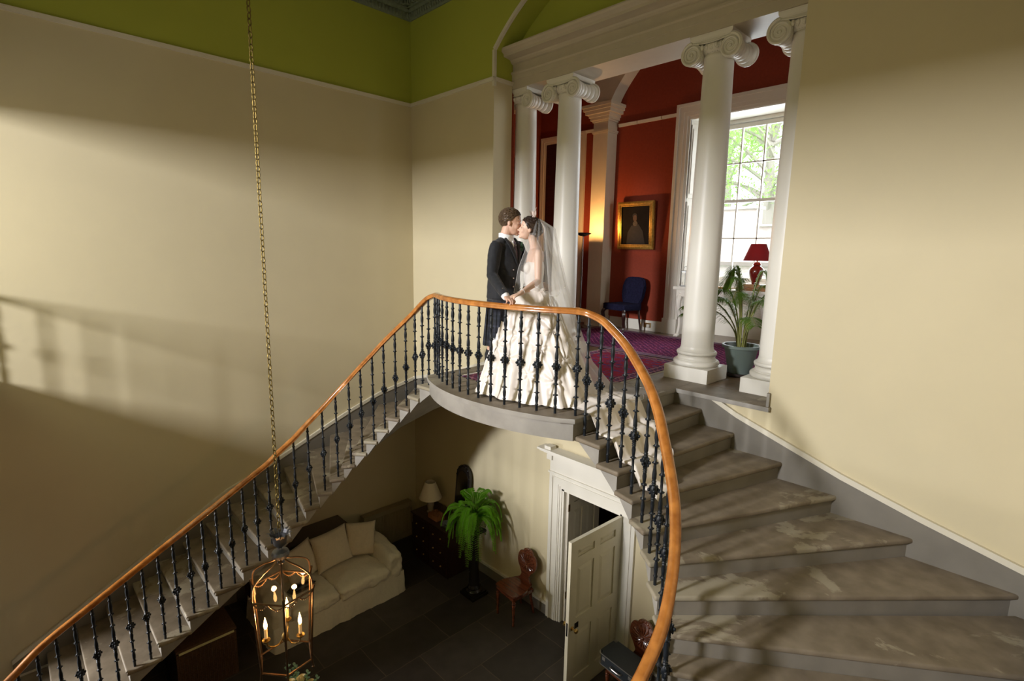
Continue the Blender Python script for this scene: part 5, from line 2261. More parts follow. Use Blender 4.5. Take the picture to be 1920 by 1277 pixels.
def fuse(name, bm, m, parent, voxel=.006, smooth=6, wr=0.0, wfreq=10.0):
    """fuse overlapping closed pieces into one continuous skin"""
    bmesh.ops.recalc_face_normals(bm, faces=bm.faces)
    me = bpy.data.meshes.new('tmp')
    bm.to_mesh(me)
    bm.free()
    o = bpy.data.objects.new('tmp', me)
    COL.objects.link(o)
    md = o.modifiers.new('r', 'REMESH')
    md.mode = 'VOXEL'
    md.voxel_size = voxel
    ms = o.modifiers.new('s', 'SMOOTH')
    ms.iterations = smooth
    ms.factor = .5
    dg = bpy.context.evaluated_depsgraph_get()
    me2 = bpy.data.meshes.new_from_object(o.evaluated_get(dg))
    bpy.data.objects.remove(o, do_unlink=True)
    bpy.data.meshes.remove(me)
    me2.name = name
    me2.materials.clear()
    me2.materials.append(m)
    if wr:
        for v in me2.vertices:
            n_ = noise.noise(Vector(v.co)*wfreq)+.5*noise.noise(Vector(v.co)*wfreq*2.3)
            v.co += v.normal*n_*wr
    for p in me2.polygons:
        p.use_smooth = True
    ob = bpy.data.objects.new(name, me2)
    COL.objects.link(ob)
    ob.parent = parent
    ob.matrix_parent_inverse = Matrix.Translation(-Vector(parent.location))
    return ob


def basis(fwd, up, origin):
    f = Vector(fwd).normalized()
    u = Vector(up)
    u = (u-f*u.dot(f)).normalized()
    l = u.cross(f)
    M = Matrix((f, l, u)).transposed().to_4x4()
    M.translation = Vector(origin)
    return M


def head_parts(bm, H, k=1.0, fem=False):
    """x forward, y left, z up; origin mid-head"""
    j = .9 if fem else 1.0
    ell(bm, (-.012*k, 0, .035*k), (.096*k, .076*k, .086*k), H, sub=3)
    ell(bm, (.020*k, 0, -.025*k), (.066*k, .061*k, .085*k), H, sub=3)
    ell(bm, (.034*k, 0, -.074*k), (.048*k*j, .046*k*j, .036*k*j), H, sub=3)
    ell(bm, (.064*k, 0, -.096*k), (.021*k*j, .021*k*j, .016*k*j), H)
    ell(bm, (.072*k, 0, .024*k), (.016*k, .046*k, .012*k), H)
    rot = Matrix.Rotation(radians(-24), 3, 'Y')
    ell(bm, (.088*k, 0, -.014*k), (.010*k, .009*k, .028*k), H, rot=rot)
    ell(bm, (.102*k, 0, -.034*k), (.013*k, .012*k, .010*k), H)
    for s in (-1, 1):
        ell(bm, (.090*k, s*.011*k, -.038*k), (.009*k, .007*k, .007*k), H)
        ell(bm, (.052*k, s*.034*k, -.032*k), (.030*k, .024*k, .030*k), H)
        ell(bm, (.070*k, s*.031*k, .000*k), (.012*k, .015*k, .009*k), H)
        ell(bm, (-.006*k, s*.077*k, -.012*k), (.017*k, .008*k, .028*k), H)
        ell(bm, (-.004*k, s*.077*k, -.030*k), (.011*k, .007*k, .012*k), H)
    ell(bm, (.083*k, 0, -.060*k), (.010*k, .022*k, .006*k), H)
    ell(bm, (.081*k, 0, -.070*k), (.010*k, .020*k, .007*k), H)
    ell(bm, (.076*k, 0, -.064*k), (.016*k, .026*k, .014*k), H)


def face_details(H, parent, k, brow, lipc):
    bm = BM()
    for s in (-1, 1):
        tube(bm, [H @ Vector((.078*k, s*.018*k, .020*k)), H @ Vector((.077*k, s*.032*k, .026*k)), H @ Vector((.064*k, s*.048*k, .020*k))], [.0028, .0038, .0018], seg=6)
        tube(bm, [H @ Vector((.079*k, s*.019*k, -.005*k)), H @ Vector((.0805*k, s*.030*k, -.008*k)), H @ Vector((.070*k, s*.043*k, -.004*k))], [.0016, .0022, .0012], seg=6)
    finish('eyebrows_and_lashes', bm, brow, parent)
    bm = BM()
    ell(bm, (.0865*k, 0, -.0595*k), (.0085*k, .020*k, .0048*k), H)
    ell(bm, (.0845*k, 0, -.0695*k), (.0085*k, .018*k, .0055*k), H)
    finish('lips', bm, lipc, parent)


def hair_shell(name, H, m, parent, c, r, keep, disp=.006, seed=0, extra=(), freq=38, inward=.80):
    b2 = BM()
    bmesh.ops.create_icosphere(b2, subdivisions=5, radius=1)
    C0 = Vector(c)
    for v in b2.verts:
        p = Vector((v.co.x*r[0], v.co.y*r[1], v.co.z*r[2]))+C0
        nrm = v.co.normalized()
        kf = keep(p)
        n_ = noise.noise(Vector((p.x*freq*.55+seed, p.y*freq, p.z*freq)))+.6*noise.noise(Vector((p.x*freq*1.6, p.y*freq*2.5+seed, p.z*freq*2.2)))
        p += nrm*disp*n_
        if kf < 1:
            p = C0+(p-C0)*(inward+(1-inward)*max(0, kf))
        v.co = H @ p
    bm = BM()
    merge(bm, b2)
    for (cc, rr) in extra:
        b3 = BM()
        bmesh.ops.create_icosphere(b3, subdivisions=4, radius=1)
        for v in b3.verts:
            p = Vector((v.co.x*rr[0], v.co.y*rr[1], v.co.z*rr[2]))
            p *= 1+.10*noise.noise(Vector((p.x*60, p.y*60, p.z*90)))
            v.co = H @ (p+Vector(cc))
        merge(bm, b3)
    return finish(name, bm, m, parent, angle=180)


def hand_parts(bm, wrist, fwd, back, thumb_side, curl=(20, 25, 20), k=1.0, spread=.0, rootdrop=0):
    """palm, four fingers and thumb; back = direction out of the back of the hand"""
    H = basis(fwd, back, wrist)             # x fwd, y left, z back-of-hand
    s = thumb_side
    limb(bm, [H @ Vector((0, 0, 0)), H @ Vector((.03*k, s*.002*k, 0)), H @ Vector((.065*k, 0, 0)), H @ Vector((.085*k, -s*.002*k, -.002*k))], [(.024*k, .018*k), (.034*k, .016*k), (.040*k, .0145*k), (.037*k, .012*k)], seg=16, side=H.to_3x3() @ Vector((0, 1, 0)))
    L = [(.030, .072, 0), (.0105, .082, .01), (-.0105, .077, .01), (-.031, .060, -.012)]
    for i, (y, ln, xo) in enumerate(L):
        a = 0
        p = Vector((.080*k+xo*k, s*y*k, -.001))
        pts = [Vector((.055*k, s*y*.9*k, -.001)), p.copy()]
        dy = s*(y*spread*6)
        for sgm, (fr_, c_) in enumerate(zip((.45, .30, .25), curl)):
            a += radians(c_+i*2)
            p = p+Vector((cos(a)*ln*fr_*k, dy*ln*fr_*k, -sin(a)*ln*fr_*k))
            pts.append(p.copy())
        limb(bm, [H @ q for q in pts], [.0090*k, .0094*k, .0084*k, .0076*k, .0066*k], seg=10)
    limb(bm, [H @ Vector((.018*k, s*.026*k, -.004)), H @ Vector((.045*k, s*.046*k, -.012)), H @ Vector((.070*k, s*.054*k, -.020)), H @ Vector((.090*k, s*.052*k, -.028))], [.0125*k, .0112*k, .0092*k, .0078*k], seg=10)


def tufts(name, H, m, parent, c, r, keep, n, L, w, seed):
    """short locks lying back over the hair shell"""
    rd_ = random.Random(seed)
    bm = BM()
    C0 = Vector(c)
    k = 0
    while k < n:
        v = Vector((rd_.gauss(0, 1), rd_.gauss(0, 1), rd_.gauss(0, 1))).normalized()
        p = Vector((v.x*r[0], v.y*r[1], v.z*r[2]))*1.0+C0
        if keep(p) < .95:
            continue
        k += 1
        nn = Vector((v.x/r[0], v.y/r[1], v.z/r[2])).normalized()
        d = Vector((-.8, rd_.uniform(-.5, .5), rd_.uniform(-.7, .1)-.25*(1 if v.x < 0 else 0)))
        d = (d-nn*d.dot(nn)).normalized()+nn*rd_.uniform(.05, .28)
        Lk = L*rd_.uniform(.6, 1.2)
        pts = [H @ (p-nn*.003), H @ (p+d*Lk*.5), H @ (p+d*Lk-nn*Lk*.22)]
        tube(bm, pts, [w*1.3, w, w*.3], seg=4)
    o = finish(name, bm, m, parent, angle=180)
    o['kind'] = 'stuff'
    return o


skin_m = mat('fair_skin', (.66, .40, .29), rough=.5, noise_amt=.05, scale=25, subsurf=.12)
skin_f = mat('pale_skin', (.74, .49, .37), rough=.48, noise_amt=.04, scale=25, subsurf=.12)
hair_m = mat('brown_hair', (.115, .066, .030), rough=.5, noise_amt=.5, scale=70)
hair_f = mat('dark_brown_hair', (.055, .028, .016), rough=.38, noise_amt=.5, scale=60)
lip_m = mat('lips', (.50, .20, .17), rough=.4)
wool = mat('charcoal_wool', (.017, .018, .022), rough=.75, noise_amt=.25, scale=90, sheen=.15, spec=.3)
whitec = mat('white_cotton', (.80, .80, .80), rough=.7)

# ---- groom
g = thing('person', 'groom in black kilt jacket and dark tartan kilt kissing the bride, hand on the rail', 'person', tuple(PF(-.08, 5.25, 0)))
bm = BM()
gf = (FA*.98-FD*.16+Vector((0, 0, -.12)))
Hg = basis(gf, (0, 0, 1), PF(-.030, 5.205, 1.668))
head_parts(bm, Hg, 1.06)
limb(bm, [PF(-.060, 5.205, 1.62), PF(-.085, 5.205, 1.54), PF(-.095, 5.21, 1.46), PF(-.08, 5.22, 1.38)], [.056, .055, .062, .08])
ax = (.55, .83)                                     # shoulder line in the A-D plane (towards his left)
SR, SL = PF(-.175, 5.085, 1.425), PF(.040, 5.36, 1.435)
sd = (SL-SR).normalized()
limb(bm, [PF(-.08, 5.22, 1.40), PF(-.08, 5.22, 1.25), PF(-.09, 5.23, 1.05), PF(-.09, 5.24, .92)], [(.14, .085), (.15, .10), (.13, .095), (.115, .09)], side=sd)
ER, WR_ = PF(-.200, 5.00, 1.165), PF(-.066, 4.748, .990)
EL, WL_ = PF(.15, 5.50, 1.22), PF(.275, 5.475, 1.065)
limb(bm, [SR, ER], [.045, .040])
limb(bm, [ER, WR_], [.040, .026])
limb(bm, [SL, EL], [.045, .040])
limb(bm, [EL, WL_], [.040, .026])
hand_parts(bm, WR_, FA*.42-FD*.88+Vector((0, 0, -.16)), Vector((0, 0, 1))+FA*.1-FD*.15, 1, curl=(12, 58, 48), k=1.04)
hand_parts(bm, WL_, FA*.75-FD*.35+Vector((0, 0, -.2)), FA*.7+FD*.7+Vector((0, 0, .2)), 1, curl=(18, 22, 18), k=1.04)
HIP_R, HIP_L = PF(-.125, 5.19, .82), PF(-.05, 5.32, .82)
KR, KL = PF(-.175, 5.24, .50), PF(-.03, 5.36, .50)
AR, AL = PF(-.262, 5.36, .115), PF(-.02, 5.40, .10)
for h_, k_, a_ in ((HIP_R, KR, AR), (HIP_L, KL, AL)):
    limb(bm, [h_, h_.lerp(k_, .5), k_], [.085, .072, .056])
    mid = k_.lerp(a_, .32)-FA*.012
    limb(bm, [k_, mid, k_.lerp(a_, .7), a_], [.054, .056, .040, .036])
    limb(bm, [a_+Vector((0, 0, -.02)), a_+FA*.06+Vector((0, 0, -.06)), a_+FA*.14+Vector((0, 0, -.072))], [.036, .036, .026])
fuse('body', bm, skin_m, g, .0055, 5)
face_details(Hg, g, 1.06, hair_m, lip_m)
def keep_g(p):
    # 1 = keep, 0 = tuck inside the head
    front = (p.x-(-.004+.95*max(0, min(p.z, .075))))/.016
    low = (.080-p.z)/.014
    face = min(max(front, 0), 1)*min(max(low, 0), 1)
    nape = min(max((-.080-p.z)/.012, 0), 1)
    side = min(max((p.x+.030)/.016, 0), 1)*min(max((-.002-p.z)/.014, 0), 1)
    return 1-max(face, nape, side)
hair_shell('hair', Hg, hair_m, g, (-.018, 0, .036), (.108, .087, .099), keep_g, .006, 3, freq=60)
tufts('hair_tufts', Hg, hair_m, g, (-.018, 0, .036), (.108, .087, .099), keep_g, 1500, .030, .0022, 5)
# hose, shoes
bm = BM()
for k_, a_ in ((KR, AR), (KL, AL)):
    t0 = k_.lerp(a_, .28)
    mid = k_.lerp(a_, .40)-FA*.010
    limb(bm, [t0, mid, k_.lerp(a_, .7), a_+Vector((0, 0, -.02))], [.063, .062, .046, .042])
    limb(bm, [t0+(t0-mid).normalized()*.0, t0.lerp(mid, .4)], [.067, .066])
fuse('kilt_hose', bm, mat('black_hose', (.012, .012, .014), rough=.9), g, .006, 3)
for a_ in (AR, AL):
    bm = BM()
    limb(bm, [a_+FA*-.02+Vector((0, 0, -.055)), a_+FA*.05+Vector((0, 0, -.06)), a_+FA*.13+Vector((0, 0, -.070)), a_+FA*.20+Vector((0, 0, -.078))], [(.042, .048), (.045, .042), (.048, .034), (.036, .024)], side=FD)
    limb(bm, [a_+FA*-.01+Vector((0, 0, -.0)), a_+FA*.03+Vector((0, 0, -.05))], [.046, .045])
    zmin = a_.z-.112
    for v in bm.verts:
        v.co.z = max(v.co.z, max(.003, zmin))
    fuse('shoe', bm, M_['black'], g, .006, 3)
# kilt: pleated, dark tartan
tart = mat('dark_tartan', (.020, .022, .032), rough=.9)
nt = tart.node_tree
tc = nt.nodes.new('ShaderNodeTexCoord')
def band(axis_scale, col, prev, dirn, thick):
    w = nt.nodes.new('ShaderNodeTexWave')
    w.wave_type = 'BANDS'
    w.bands_direction = dirn
    w.inputs['Scale'].default_value = axis_scale
    nt.links.new(tc.outputs['Object'], w.inputs['Vector'])
    r = nt.nodes.new('ShaderNodeMath')
    r.operation = 'GREATER_THAN'
    r.inputs[1].default_value = thick
    nt.links.new(w.outputs['Fac'], r.inputs[0])
    mx = nt.nodes.new('ShaderNodeMix')
    mx.data_type = 'RGBA'
    mul = nt.nodes.new('ShaderNodeMath')
    mul.operation = 'MULTIPLY'
    mul.inputs[1].default_value = .5
    nt.links.new(r.outputs[0], mul.inputs[0])
    nt.links.new(mul.outputs[0], mx.inputs[0])
    if prev:
        nt.links.new(prev, mx.inputs[6])
    else:
        mx.inputs[6].default_value = (.018, .020, .030, 1)
    mx.inputs[7].default_value = (*col, 1)
    return mx.outputs[2]
o_ = band(4.0, (.05, .055, .08), None, 'Z', .86)
o_ = band(4.0, (.05, .055, .08), o_, 'X', .86)
o_ = band(1.9, (.006, .010, .014), o_, 'Z', .6)
nt.links.new(o_, nt.nodes['Principled BSDF'].inputs['Base Color'])
bm = BM()
rows = []
N = 160
for j in range(13):
    t = j/12
    z = 1.02-.555*t
    row = []
    for i in range(N):
        a = 2*pi*i/N
        ca, sa = cos(a), sin(a)
        ra, rd_ = .160+.045*t, .145+.037*t
        pl = .0075*t**.6*(1 if ca < .35 else .15)*(2*((a*26/(2*pi)) % 1)-1)
        c = PF(-.090+.0*t, 5.245+.01*t, z+.006*sin(5*a)*t)
        row.append(bm.verts.new(c+FA*(ra+pl)*ca+FD*(rd_+pl)*sa))
    rows.append(row)
for j in range(12):
    for i in range(N):
        bm.faces.new([rows[j][i], rows[j][(i+1) % N], rows[j+1][(i+1) % N], rows[j+1][i]])
finish('kilt', bm, tart, g, angle=50)
# jacket
bm = BM()
limb(bm, [PF(-.092, 5.235, .945), PF(-.094, 5.23, 1.04), PF(-.092, 5.225, 1.15), PF(-.082, 5.22, 1.28), PF(-.074, 5.22, 1.385)],
     [(.180, .165), (.174, .158), (.166, .152), (.178, .150), (.160, .122)], side=sd, seg=24)
limb(bm, [SR-sd*.005+Vector((0, 0, -.012)), PF(-.085, 5.22, 1.462), SL+sd*.005+Vector((0, 0, -.012))], [.062, .074, .062], seg=16)
limb(bm, [PF(-.094, 5.215, 1.43), PF(-.094, 5.212, 1.500)], [.085, .067])
for sh in (SR, SL):
    limb(bm, [PF(-.092, 5.214, 1.487), PF(-.092, 5.214, 1.45).lerp(sh, .55)+Vector((0, 0, .022)), sh+Vector((0, 0, -.002))], [.060, .056, .058])
limb(bm, [SR, SR.lerp(ER, .5)-FA*.006, ER, ER.lerp(WR_, .5), WR_.lerp(ER, .10)], [.066, .062, .055, .050, .044], seg=16)
limb(bm, [SL, SL.lerp(EL, .5), EL, EL.lerp(WL_, .5), WL_.lerp(EL, .06)], [.066, .060, .055, .048, .042], seg=16)
hem = PF(0, 0, .915).z
for v in bm.verts:
    if v.co.z < hem and (v.co-PF(-.09, 5.23, v.co.z)).length < .3:
        v.co.z = hem
fuse('jacket', bm, wool, g, .007, 6, wr=.0045, wfreq=13)
# shirt front, collar, tie, lapels
cf = Vector(sd.cross(Vector((0, 0, 1)))).normalized()
if cf.dot(FA) < 0:
    cf = -cf
bm = BM()
nk = PF(-.082, 5.206, 1.528)
ringp = [nk+(cf*cos(a)+sd*sin(a))*.066+Vector((0, 0, .018-.022*max(0, cos(a)))) for a in [2*pi*i/24 for i in range(24)]]
sweep(bm, ringp, [(-.004, -.028), (.004, -.028), (.004, .022), (-.004, .022)], closed=True)
for s in (-1, 1):
    p0 = nk+cf*.068+Vector((0, 0, -.014))
    vs = [p0, p0+sd*s*.045+Vector((0, 0, .012))-cf*.012, p0+sd*s*.040-cf*.0+Vector((0, 0, -.040)), p0+sd*s*.006+Vector((0, 0, -.028))+cf*.01]
    f_ = [bm.verts.new(v) for v in vs]
    g_ = [bm.verts.new(v+cf*.006) for v in vs]
    bm.faces.new(f_)
    bm.faces.new(g_[::-1])
    for i in range(4):
        bm.faces.new([f_[i], f_[(i+1) % 4], g_[(i+1) % 4], g_[i]])
rotc = basis(cf, (0, 0, 1), PF(-.078, 5.22, 1.42)).to_3x3()
ell(bm, PF(-.078, 5.22, 1.415)+cf*.088, (.026, .042, .085), rot=rotc, sub=3)
finish('shirt', bm, whitec, g, angle=60)
bm = BM()
tb = PF(-.078, 5.22, 0)+cf*.118
limb(bm, [tb+Vector((0, 0, 1.478))-cf*.014, tb+Vector((0, 0, 1.462))-cf*.010], [(.017, .012), (.013, .010)], side=sd)
limb(bm, [tb+Vector((0, 0, 1.455))-cf*.010, tb+Vector((0, 0, 1.40))+cf*.004, tb+Vector((0, 0, 1.33))+cf*.014], [(.012, .007), (.022, .009), (.026, .009)], side=sd)
finish('tie', bm, mat('plum_tie', (.060, .035, .050), rough=.5), g, angle=80)
bm = BM()
for s in (-1, 1):
    b0 = PF(-.078, 5.22, 0)
    P_ = [(b0+cf*.050+sd*s*.070+Vector((0, 0, 1.515)), .020), (b0+cf*.105+sd*s*.062+Vector((0, 0, 1.455)), .030), (b0+cf*.135+sd*s*.045+Vector((0, 0, 1.39)), .030), (b0+cf*.145+sd*s*.018+Vector((0, 0, 1.31)), .014), (b0+cf*.146+sd*s*.006+Vector((0, 0, 1.26)), .006)]
    limb(bm, [p for p, _ in P_], [(w, .008) for _, w in P_], side=sd, seg=12)
finish('lapels', bm, wool, g, angle=80)
bm = BM()
mw = WR_.lerp(ER, .06)
dw = (WR_-ER).normalized()
limb(bm, [mw-dw*.012, mw+dw*.020], [.0385, .0365], seg=18)
ml = WL_
dl = (WL_-EL).normalized()
limb(bm, [ml-dl*.02, ml+dl*.008], [.036, .034], seg=18)
finish('shirt_cuffs', bm, whitec, g, angle=60)
bm = BM()
outv = (-FD*.9+FA*.25+Vector((0, 0, .25))).normalized()
for q in (.36, .52, .68):
    p = ER.lerp(WR_, q)
    ell(bm, p+outv*.049, .0085, sub=2)
for q in (1.22, 1.14, 1.06):
    ell(bm, PF(-.085, 5.225, q)+cf*.146-sd*.05, .008, sub=2)
finish('buttons', bm, mat('silver_buttons', (.75, .62, .58), rough=.25, metal=.9), g)
bm = BM()
ell(bm, SR+Vector((0, 0, .058)), (.045, .03, .010), sub=2, rot=basis(sd, (0, 0, 1), (0, 0, 0)).to_3x3())
finish('epaulette', bm, wool, g)
bm = BM()
bp_ = PF(-.078, 5.22, 1.435)+cf*.115+sd*.088
for i in range(16):
    a = i*1.9
    leaf_strip(bm, bp_+Vector((0, 0, rd.uniform(-.02, .02))), cf*.7+sd*cos(a)+Vector((0, 0, sin(a))), .045, .012, .1, n=3)
finish('buttonhole', bm, leafmat('buttonhole_leaf', (.10, .24, .15), (.2, .4, .25)), g, smooth=False)

# ---- bride
b = thing('person', 'bride in ivory strapless gown with long train and veil kissing the groom', 'person', tuple(PF(.2, 5.1, 0)))
satin = mat('ivory_satin', (.84, .765, .69), rough=.33, noise_amt=.03, scale=6, sheen=.3, spec=.5)
lace = mat('ivory_lace_bodice', (.84, .785, .72), rough=.5, noise_amt=.08, scale=70, bump=.3, bscale=140)
bfw = (-FA*.97-FD*.10+Vector((0, 0, .22)))
Hb = basis(bfw, (0, 0, 1), PF(.137, 5.160, 1.606))
bm = BM()
head_parts(bm, Hb, .95, True)
limb(bm, [PF(.160, 5.165, 1.56), PF(.185, 5.175, 1.49), PF(.212, 5.19, 1.41)], [.044, .043, .056])
bSL, bSR = PF(.232, 5.060, 1.375), PF(.205, 5.325, 1.38)
bsd = (bSR-bSL).normalized()
limb(bm, [bSL+bsd*.02, PF(.218, 5.19, 1.392), bSR-bsd*.02], [.040, .050, .040])
limb(bm, [PF(.212, 5.185, 1.36), PF(.200, 5.18, 1.25), PF(.195, 5.17, 1.12), PF(.195, 5.16, 1.0)], [(.125, .080), (.125, .088), (.105, .085), (.12, .10)], side=bsd)
bEL, bWL = PF(.232, 4.985, 1.120), PF(.062, 4.752, 1.018)
bER, bWR = PF(.10, 5.45, 1.22), PF(-.02, 5.37, 1.34)
limb(bm, [bSL, bSL.lerp(bEL, .5), bEL], [.041, .038, .032])
limb(bm, [bEL, bEL.lerp(bWL, .3), bWL], [.032, .032, .021])
limb(bm, [bSR, bER], [.040, .032])
limb(bm, [bER, bWR], [.032, .021])
hand_parts(bm, bWL, -FA*.74-FD*.60+Vector((0, 0, -.24)), Vector((0, 0, 1))-FA*.2-FD*.2, -1, curl=(4, 24, 22), k=.93)
hand_parts(bm, bWR, -FA*.8-FD*.2+Vector((0, 0, .4)), FD+Vector((0, 0, .3)), 1, curl=(10, 15, 12), k=.93)
limb(bm, [PF(.16, 5.12, .98), PF(.16, 5.10, .5), PF(.16, 5.12, .12)], [.085, .055, .035])
limb(bm, [PF(.22, 5.20, .98), PF(.22, 5.20, .5), PF(.22, 5.22, .12)], [.085, .055, .035])
limb(bm, [PF(.16, 5.12, .10), PF(.05, 5.10, .04)], [.034, .026])
limb(bm, [PF(.22, 5.22, .10), PF(.11, 5.20, .04)], [.034, .026])
fuse('body', bm, skin_f, b, .0055, 5)
face_details(Hb, b, .95, hair_f, lip_m)
def keep_b(p):
    front = (p.x-(.0+.85*max(0, min(p.z, .07))+.25*max(0, p.y)))/.014
    low = (.070-.15*p.y-p.z)/.014
    face = min(max(front, 0), 1)*min(max(low, 0), 1)
    nape = min(max((-.050-p.z)/.012, 0), 1)
    side = min(max((p.x+.018)/.014, 0), 1)*min(max((.000-p.z)/.014, 0), 1)
    return 1-max(face, nape, side)
tufts('hair_strands', Hb, hair_f, b, (-.016, 0, .030), (.102, .080, .092), keep_b, 900, .040, .0014, 8)
hair_shell('hair', Hb, hair_f, b, (-.016, 0, .030), (.102, .080, .092), keep_b, .003, 9, extra=[((-.098, 0, .005), (.042, .046, .045)), ((-.080, .03, -.03), (.03, .03, .03))], freq=26)
bm = BM()
rd = random.Random(21)
for i in range(11):
    a = rd.uniform(-1.3, 1.3)
    d_ = Hb.to_3x3() @ Vector((rd.uniform(-.5, .9), sin(a), rd.uniform(.5, 1.2)))
    leaf_strip(bm, Hb @ Vector((-.02+rd.uniform(-.02, .02), .015*sin(a*2), .115)), d_, rd.uniform(.06, .115), .008, -.1, n=4)
for i in range(14):
    ell(bm, Hb @ Vector((-.01+rd.uniform(-.03, .02), rd.uniform(-.045, .045), .112+rd.uniform(-.004, .008))), .0055, sub=1)
finish('feather_headpiece', bm, mat('blush_feathers', (.80, .66, .60), rough=.7), b, smooth=False)
bm = BM()
limb(bm, [PF(.205, 5.18, 1.262), PF(.198, 5.175, 1.20), PF(.194, 5.17, 1.10), PF(.196, 5.165, 1.01), PF(.20, 5.16, .93)], [(.134, .092), (.130, .098), (.113, .092), (.126, .108), (.16, .14)], side=bsd, seg=28)
for s in (-1, 1):
    ell(bm, PF(.146, 5.17, 1.235)+bsd*s*.055, (.050, .062, .066), sub=3)
fuse('bodice', bm, lace, b, .006, 4)


def lerp(a, c, t):
    return a+(c-a)*t


def hem_ring():
    K = [(-.36, 5.06), (-.27, 4.965), (-.10, 4.83), (.10, 4.70), (.32, 4.60), (.52, 4.555), (.66, 4.62), (.74, 4.85), (.72, 5.15), (.55, 5.42), (.25, 5.55), (-.05, 5.50), (-.28, 5.28)]
    P = catmull([(a, d, 0) for a, d in K+[K[0]]], 16)[:-1]
    return P
HR_ = hem_ring()
NH = len(HR_)
pick = [(40, .60), (62, .50), (30, .38), (78, .66), (52, .26), (90, .40), (72, .22), (16, .48), (108, .55), (100, .22), (58, .78), (86, .84), (12, .2)]
bm = BM()
rows = []
NJ = 96
for j in range(NJ+1):
    t = j/NJ
    z = 1.015-1.012*t
    row = []
    for i in range(NH):
        hp = HR_[i]
        c = Vector((.20, 5.165, 0))
        ang = atan2(hp.y-c.y, hp.x-c.x)
        wp = c+Vector((cos(ang)*.128, sin(ang)*.112, 0))
        bell = (1-(1-t)**1.9)*.62+.38*t if t < 1 else 1
        bell = t**.62*(1-.10*sin(pi*t))
        p = wp.lerp(Vector((hp.x, hp.y, 0)), bell)
        rad = Vector((cos(ang), sin(ang), 0))
        th = i/NH
        # long soft vertical folds, bent diagonally
        ph = 2*pi*th
        q = 11*ph+3.2*t+1.7*noise.noise(Vector((cos(ph)*1.5, sin(ph)*1.5, t*3)))
        s = sin(q)
        fold = .020*(abs(s)**.7*(1 if s > 0 else -1))*t**.7
        q2 = 23*ph-7*t+2.5*noise.noise(Vector((cos(ph)*3, sin(ph)*3, t*4+5)))
        fold += .008*sin(q2)*t**.5
        # pick-ups: gathered points with creases running from them
        for (pi_, pt_) in pick:
            di = ((i-pi_+NH/2) % NH)-NH/2
            dx = di*.0135*(0.4+.6*t)/.9
            dz = (t-(1-pt_))*1.0
            r_ = sqrt(dx*dx+dz*dz)
            if r_ < .30:
                aa = atan2(dz, dx)
                fold += -.020*math.exp(-(r_/.035)**2)
                fold += .012*math.exp(-(r_/.13)**2)*sin(7*aa+pi_)*min(1, r_/.03)
        hemlift = 0
        if t > .93:
            hemlift = (t-.93)/.07*(.012+.014*noise.noise(Vector((ph*9, 1, 2))))
        pp = p+rad*fold
        row.append(bm.verts.new(PF(pp.x, pp.y, max(.004, z+hemlift*.8+.004))))
    rows.append(row)
for j in range(NJ):
    for i in range(NH):
        bm.faces.new([rows[j][i], rows[j][(i+1) % NH], rows[j+1][(i+1) % NH], rows[j+1][i]])
# keep the hem behind the balusters
for v in bm.verts:
    u = v.co.x-XC
    if abs(u) < 1.0:
        ymin = ARC_C-sqrt(ARC_R**2-u*u)+.035
        if v.co.y < ymin and v.co.z < .95:
            v.co.y = ymin+.006*noise.noise(v.co*30)
finish('skirt', bm, satin, b, angle=180)

# train sweeping over the landing edge and down the first steps
def stair_h(x, y):
    """height of a cloth lying on the landing and the first steps of the right flight"""
    u = x-XC
    t = max(0, min(1, (y-3.4)/1.68))
    E = [lerp(TIP[k][0], WAL[k][0], t) for k in range(0, 6)]
    if u <= E[0]-.0:
        return 0.0
    for k in range(1, 6):
        if u <= E[k]:
            q = (u-E[k-1])/(E[k]-E[k-1])
            s_ = min(1, q/.55)
            s_ = s_*s_*(3-2*s_)
            return -HR*(k-1)-HR*s_
    return -HR*5
bm = BM()
NS, NT = 110, 84
rows = []
for i in range(NS+1):
    s = i/NS
    row = []
    for j in range(NT+1):
        t = -1+2*j/NT
        # centre line from the small of the back down and out to the right
        if s < .35:
            q = s/.35
            ca, cd, cz = lerp(.27, .62, q**.9), lerp(5.14, 5.06, q), lerp(.96, .10, q**1.25)
            p = PF(ca, cd, 0)
            wv = Vector((-.10, 1, 0)).normalized()
            half = lerp(.10, .36, q)
            pos = p+wv*t*half
            z = cz-.10*abs(t)**2*(1-q)-.05*q*(abs(t)**3)
            zz = max(z, stair_h(pos.x, pos.y)+.012)
        else:
            q = (s-.35)/.65
            p0 = PF(.62, 5.06, 0)
            end = Vector((-2.115, 3.86, 0))
            p = p0.lerp(end, q)
            half = lerp(.36, .44, q**.8)
            edge = -1.0+.0*q
            lead = .16*(1-abs(t+.35))*q
            dirw = Vector((-.10, 1, 0)).normalized()
            pos = p+dirw*t*half+Vector((1, .0, 0))*(lead-.16*max(0, t)**2*q+.05*noise.noise(Vector((t*4, q*2, 1)))*q)
            base = stair_h(pos.x, pos.y)
            lift = lerp(.09, .0, min(1, q*1.6))*(1-t*t)
            zz = base+.014+lift
        # folds running along the train
        f = .020*abs(sin(5.2*t+2.0*noise.noise(Vector((t*2, s*2.2, 7)))+1.2*s))**1.5+.012*max(0, noise.noise(Vector((t*6, s*5, 2))))
        f *= (.5+.5*s)*1.5
        nrm = Vector((.3, 0, 1)) if s > .35 else Vector((1, 0, .5))
        pos = Vector((pos.x, pos.y, zz))+nrm*f
        # do not pass through the balusters
        u = pos.x-XC
        ymin = 3.56 if u > .98 else ARC_C-sqrt(ARC_R**2-u*u)+.05
        if pos.y < ymin:
            pos.y = ymin-.0+.02*noise.noise(pos*15)
        row.append(bm.verts.new(pos))
    rows.append(row)
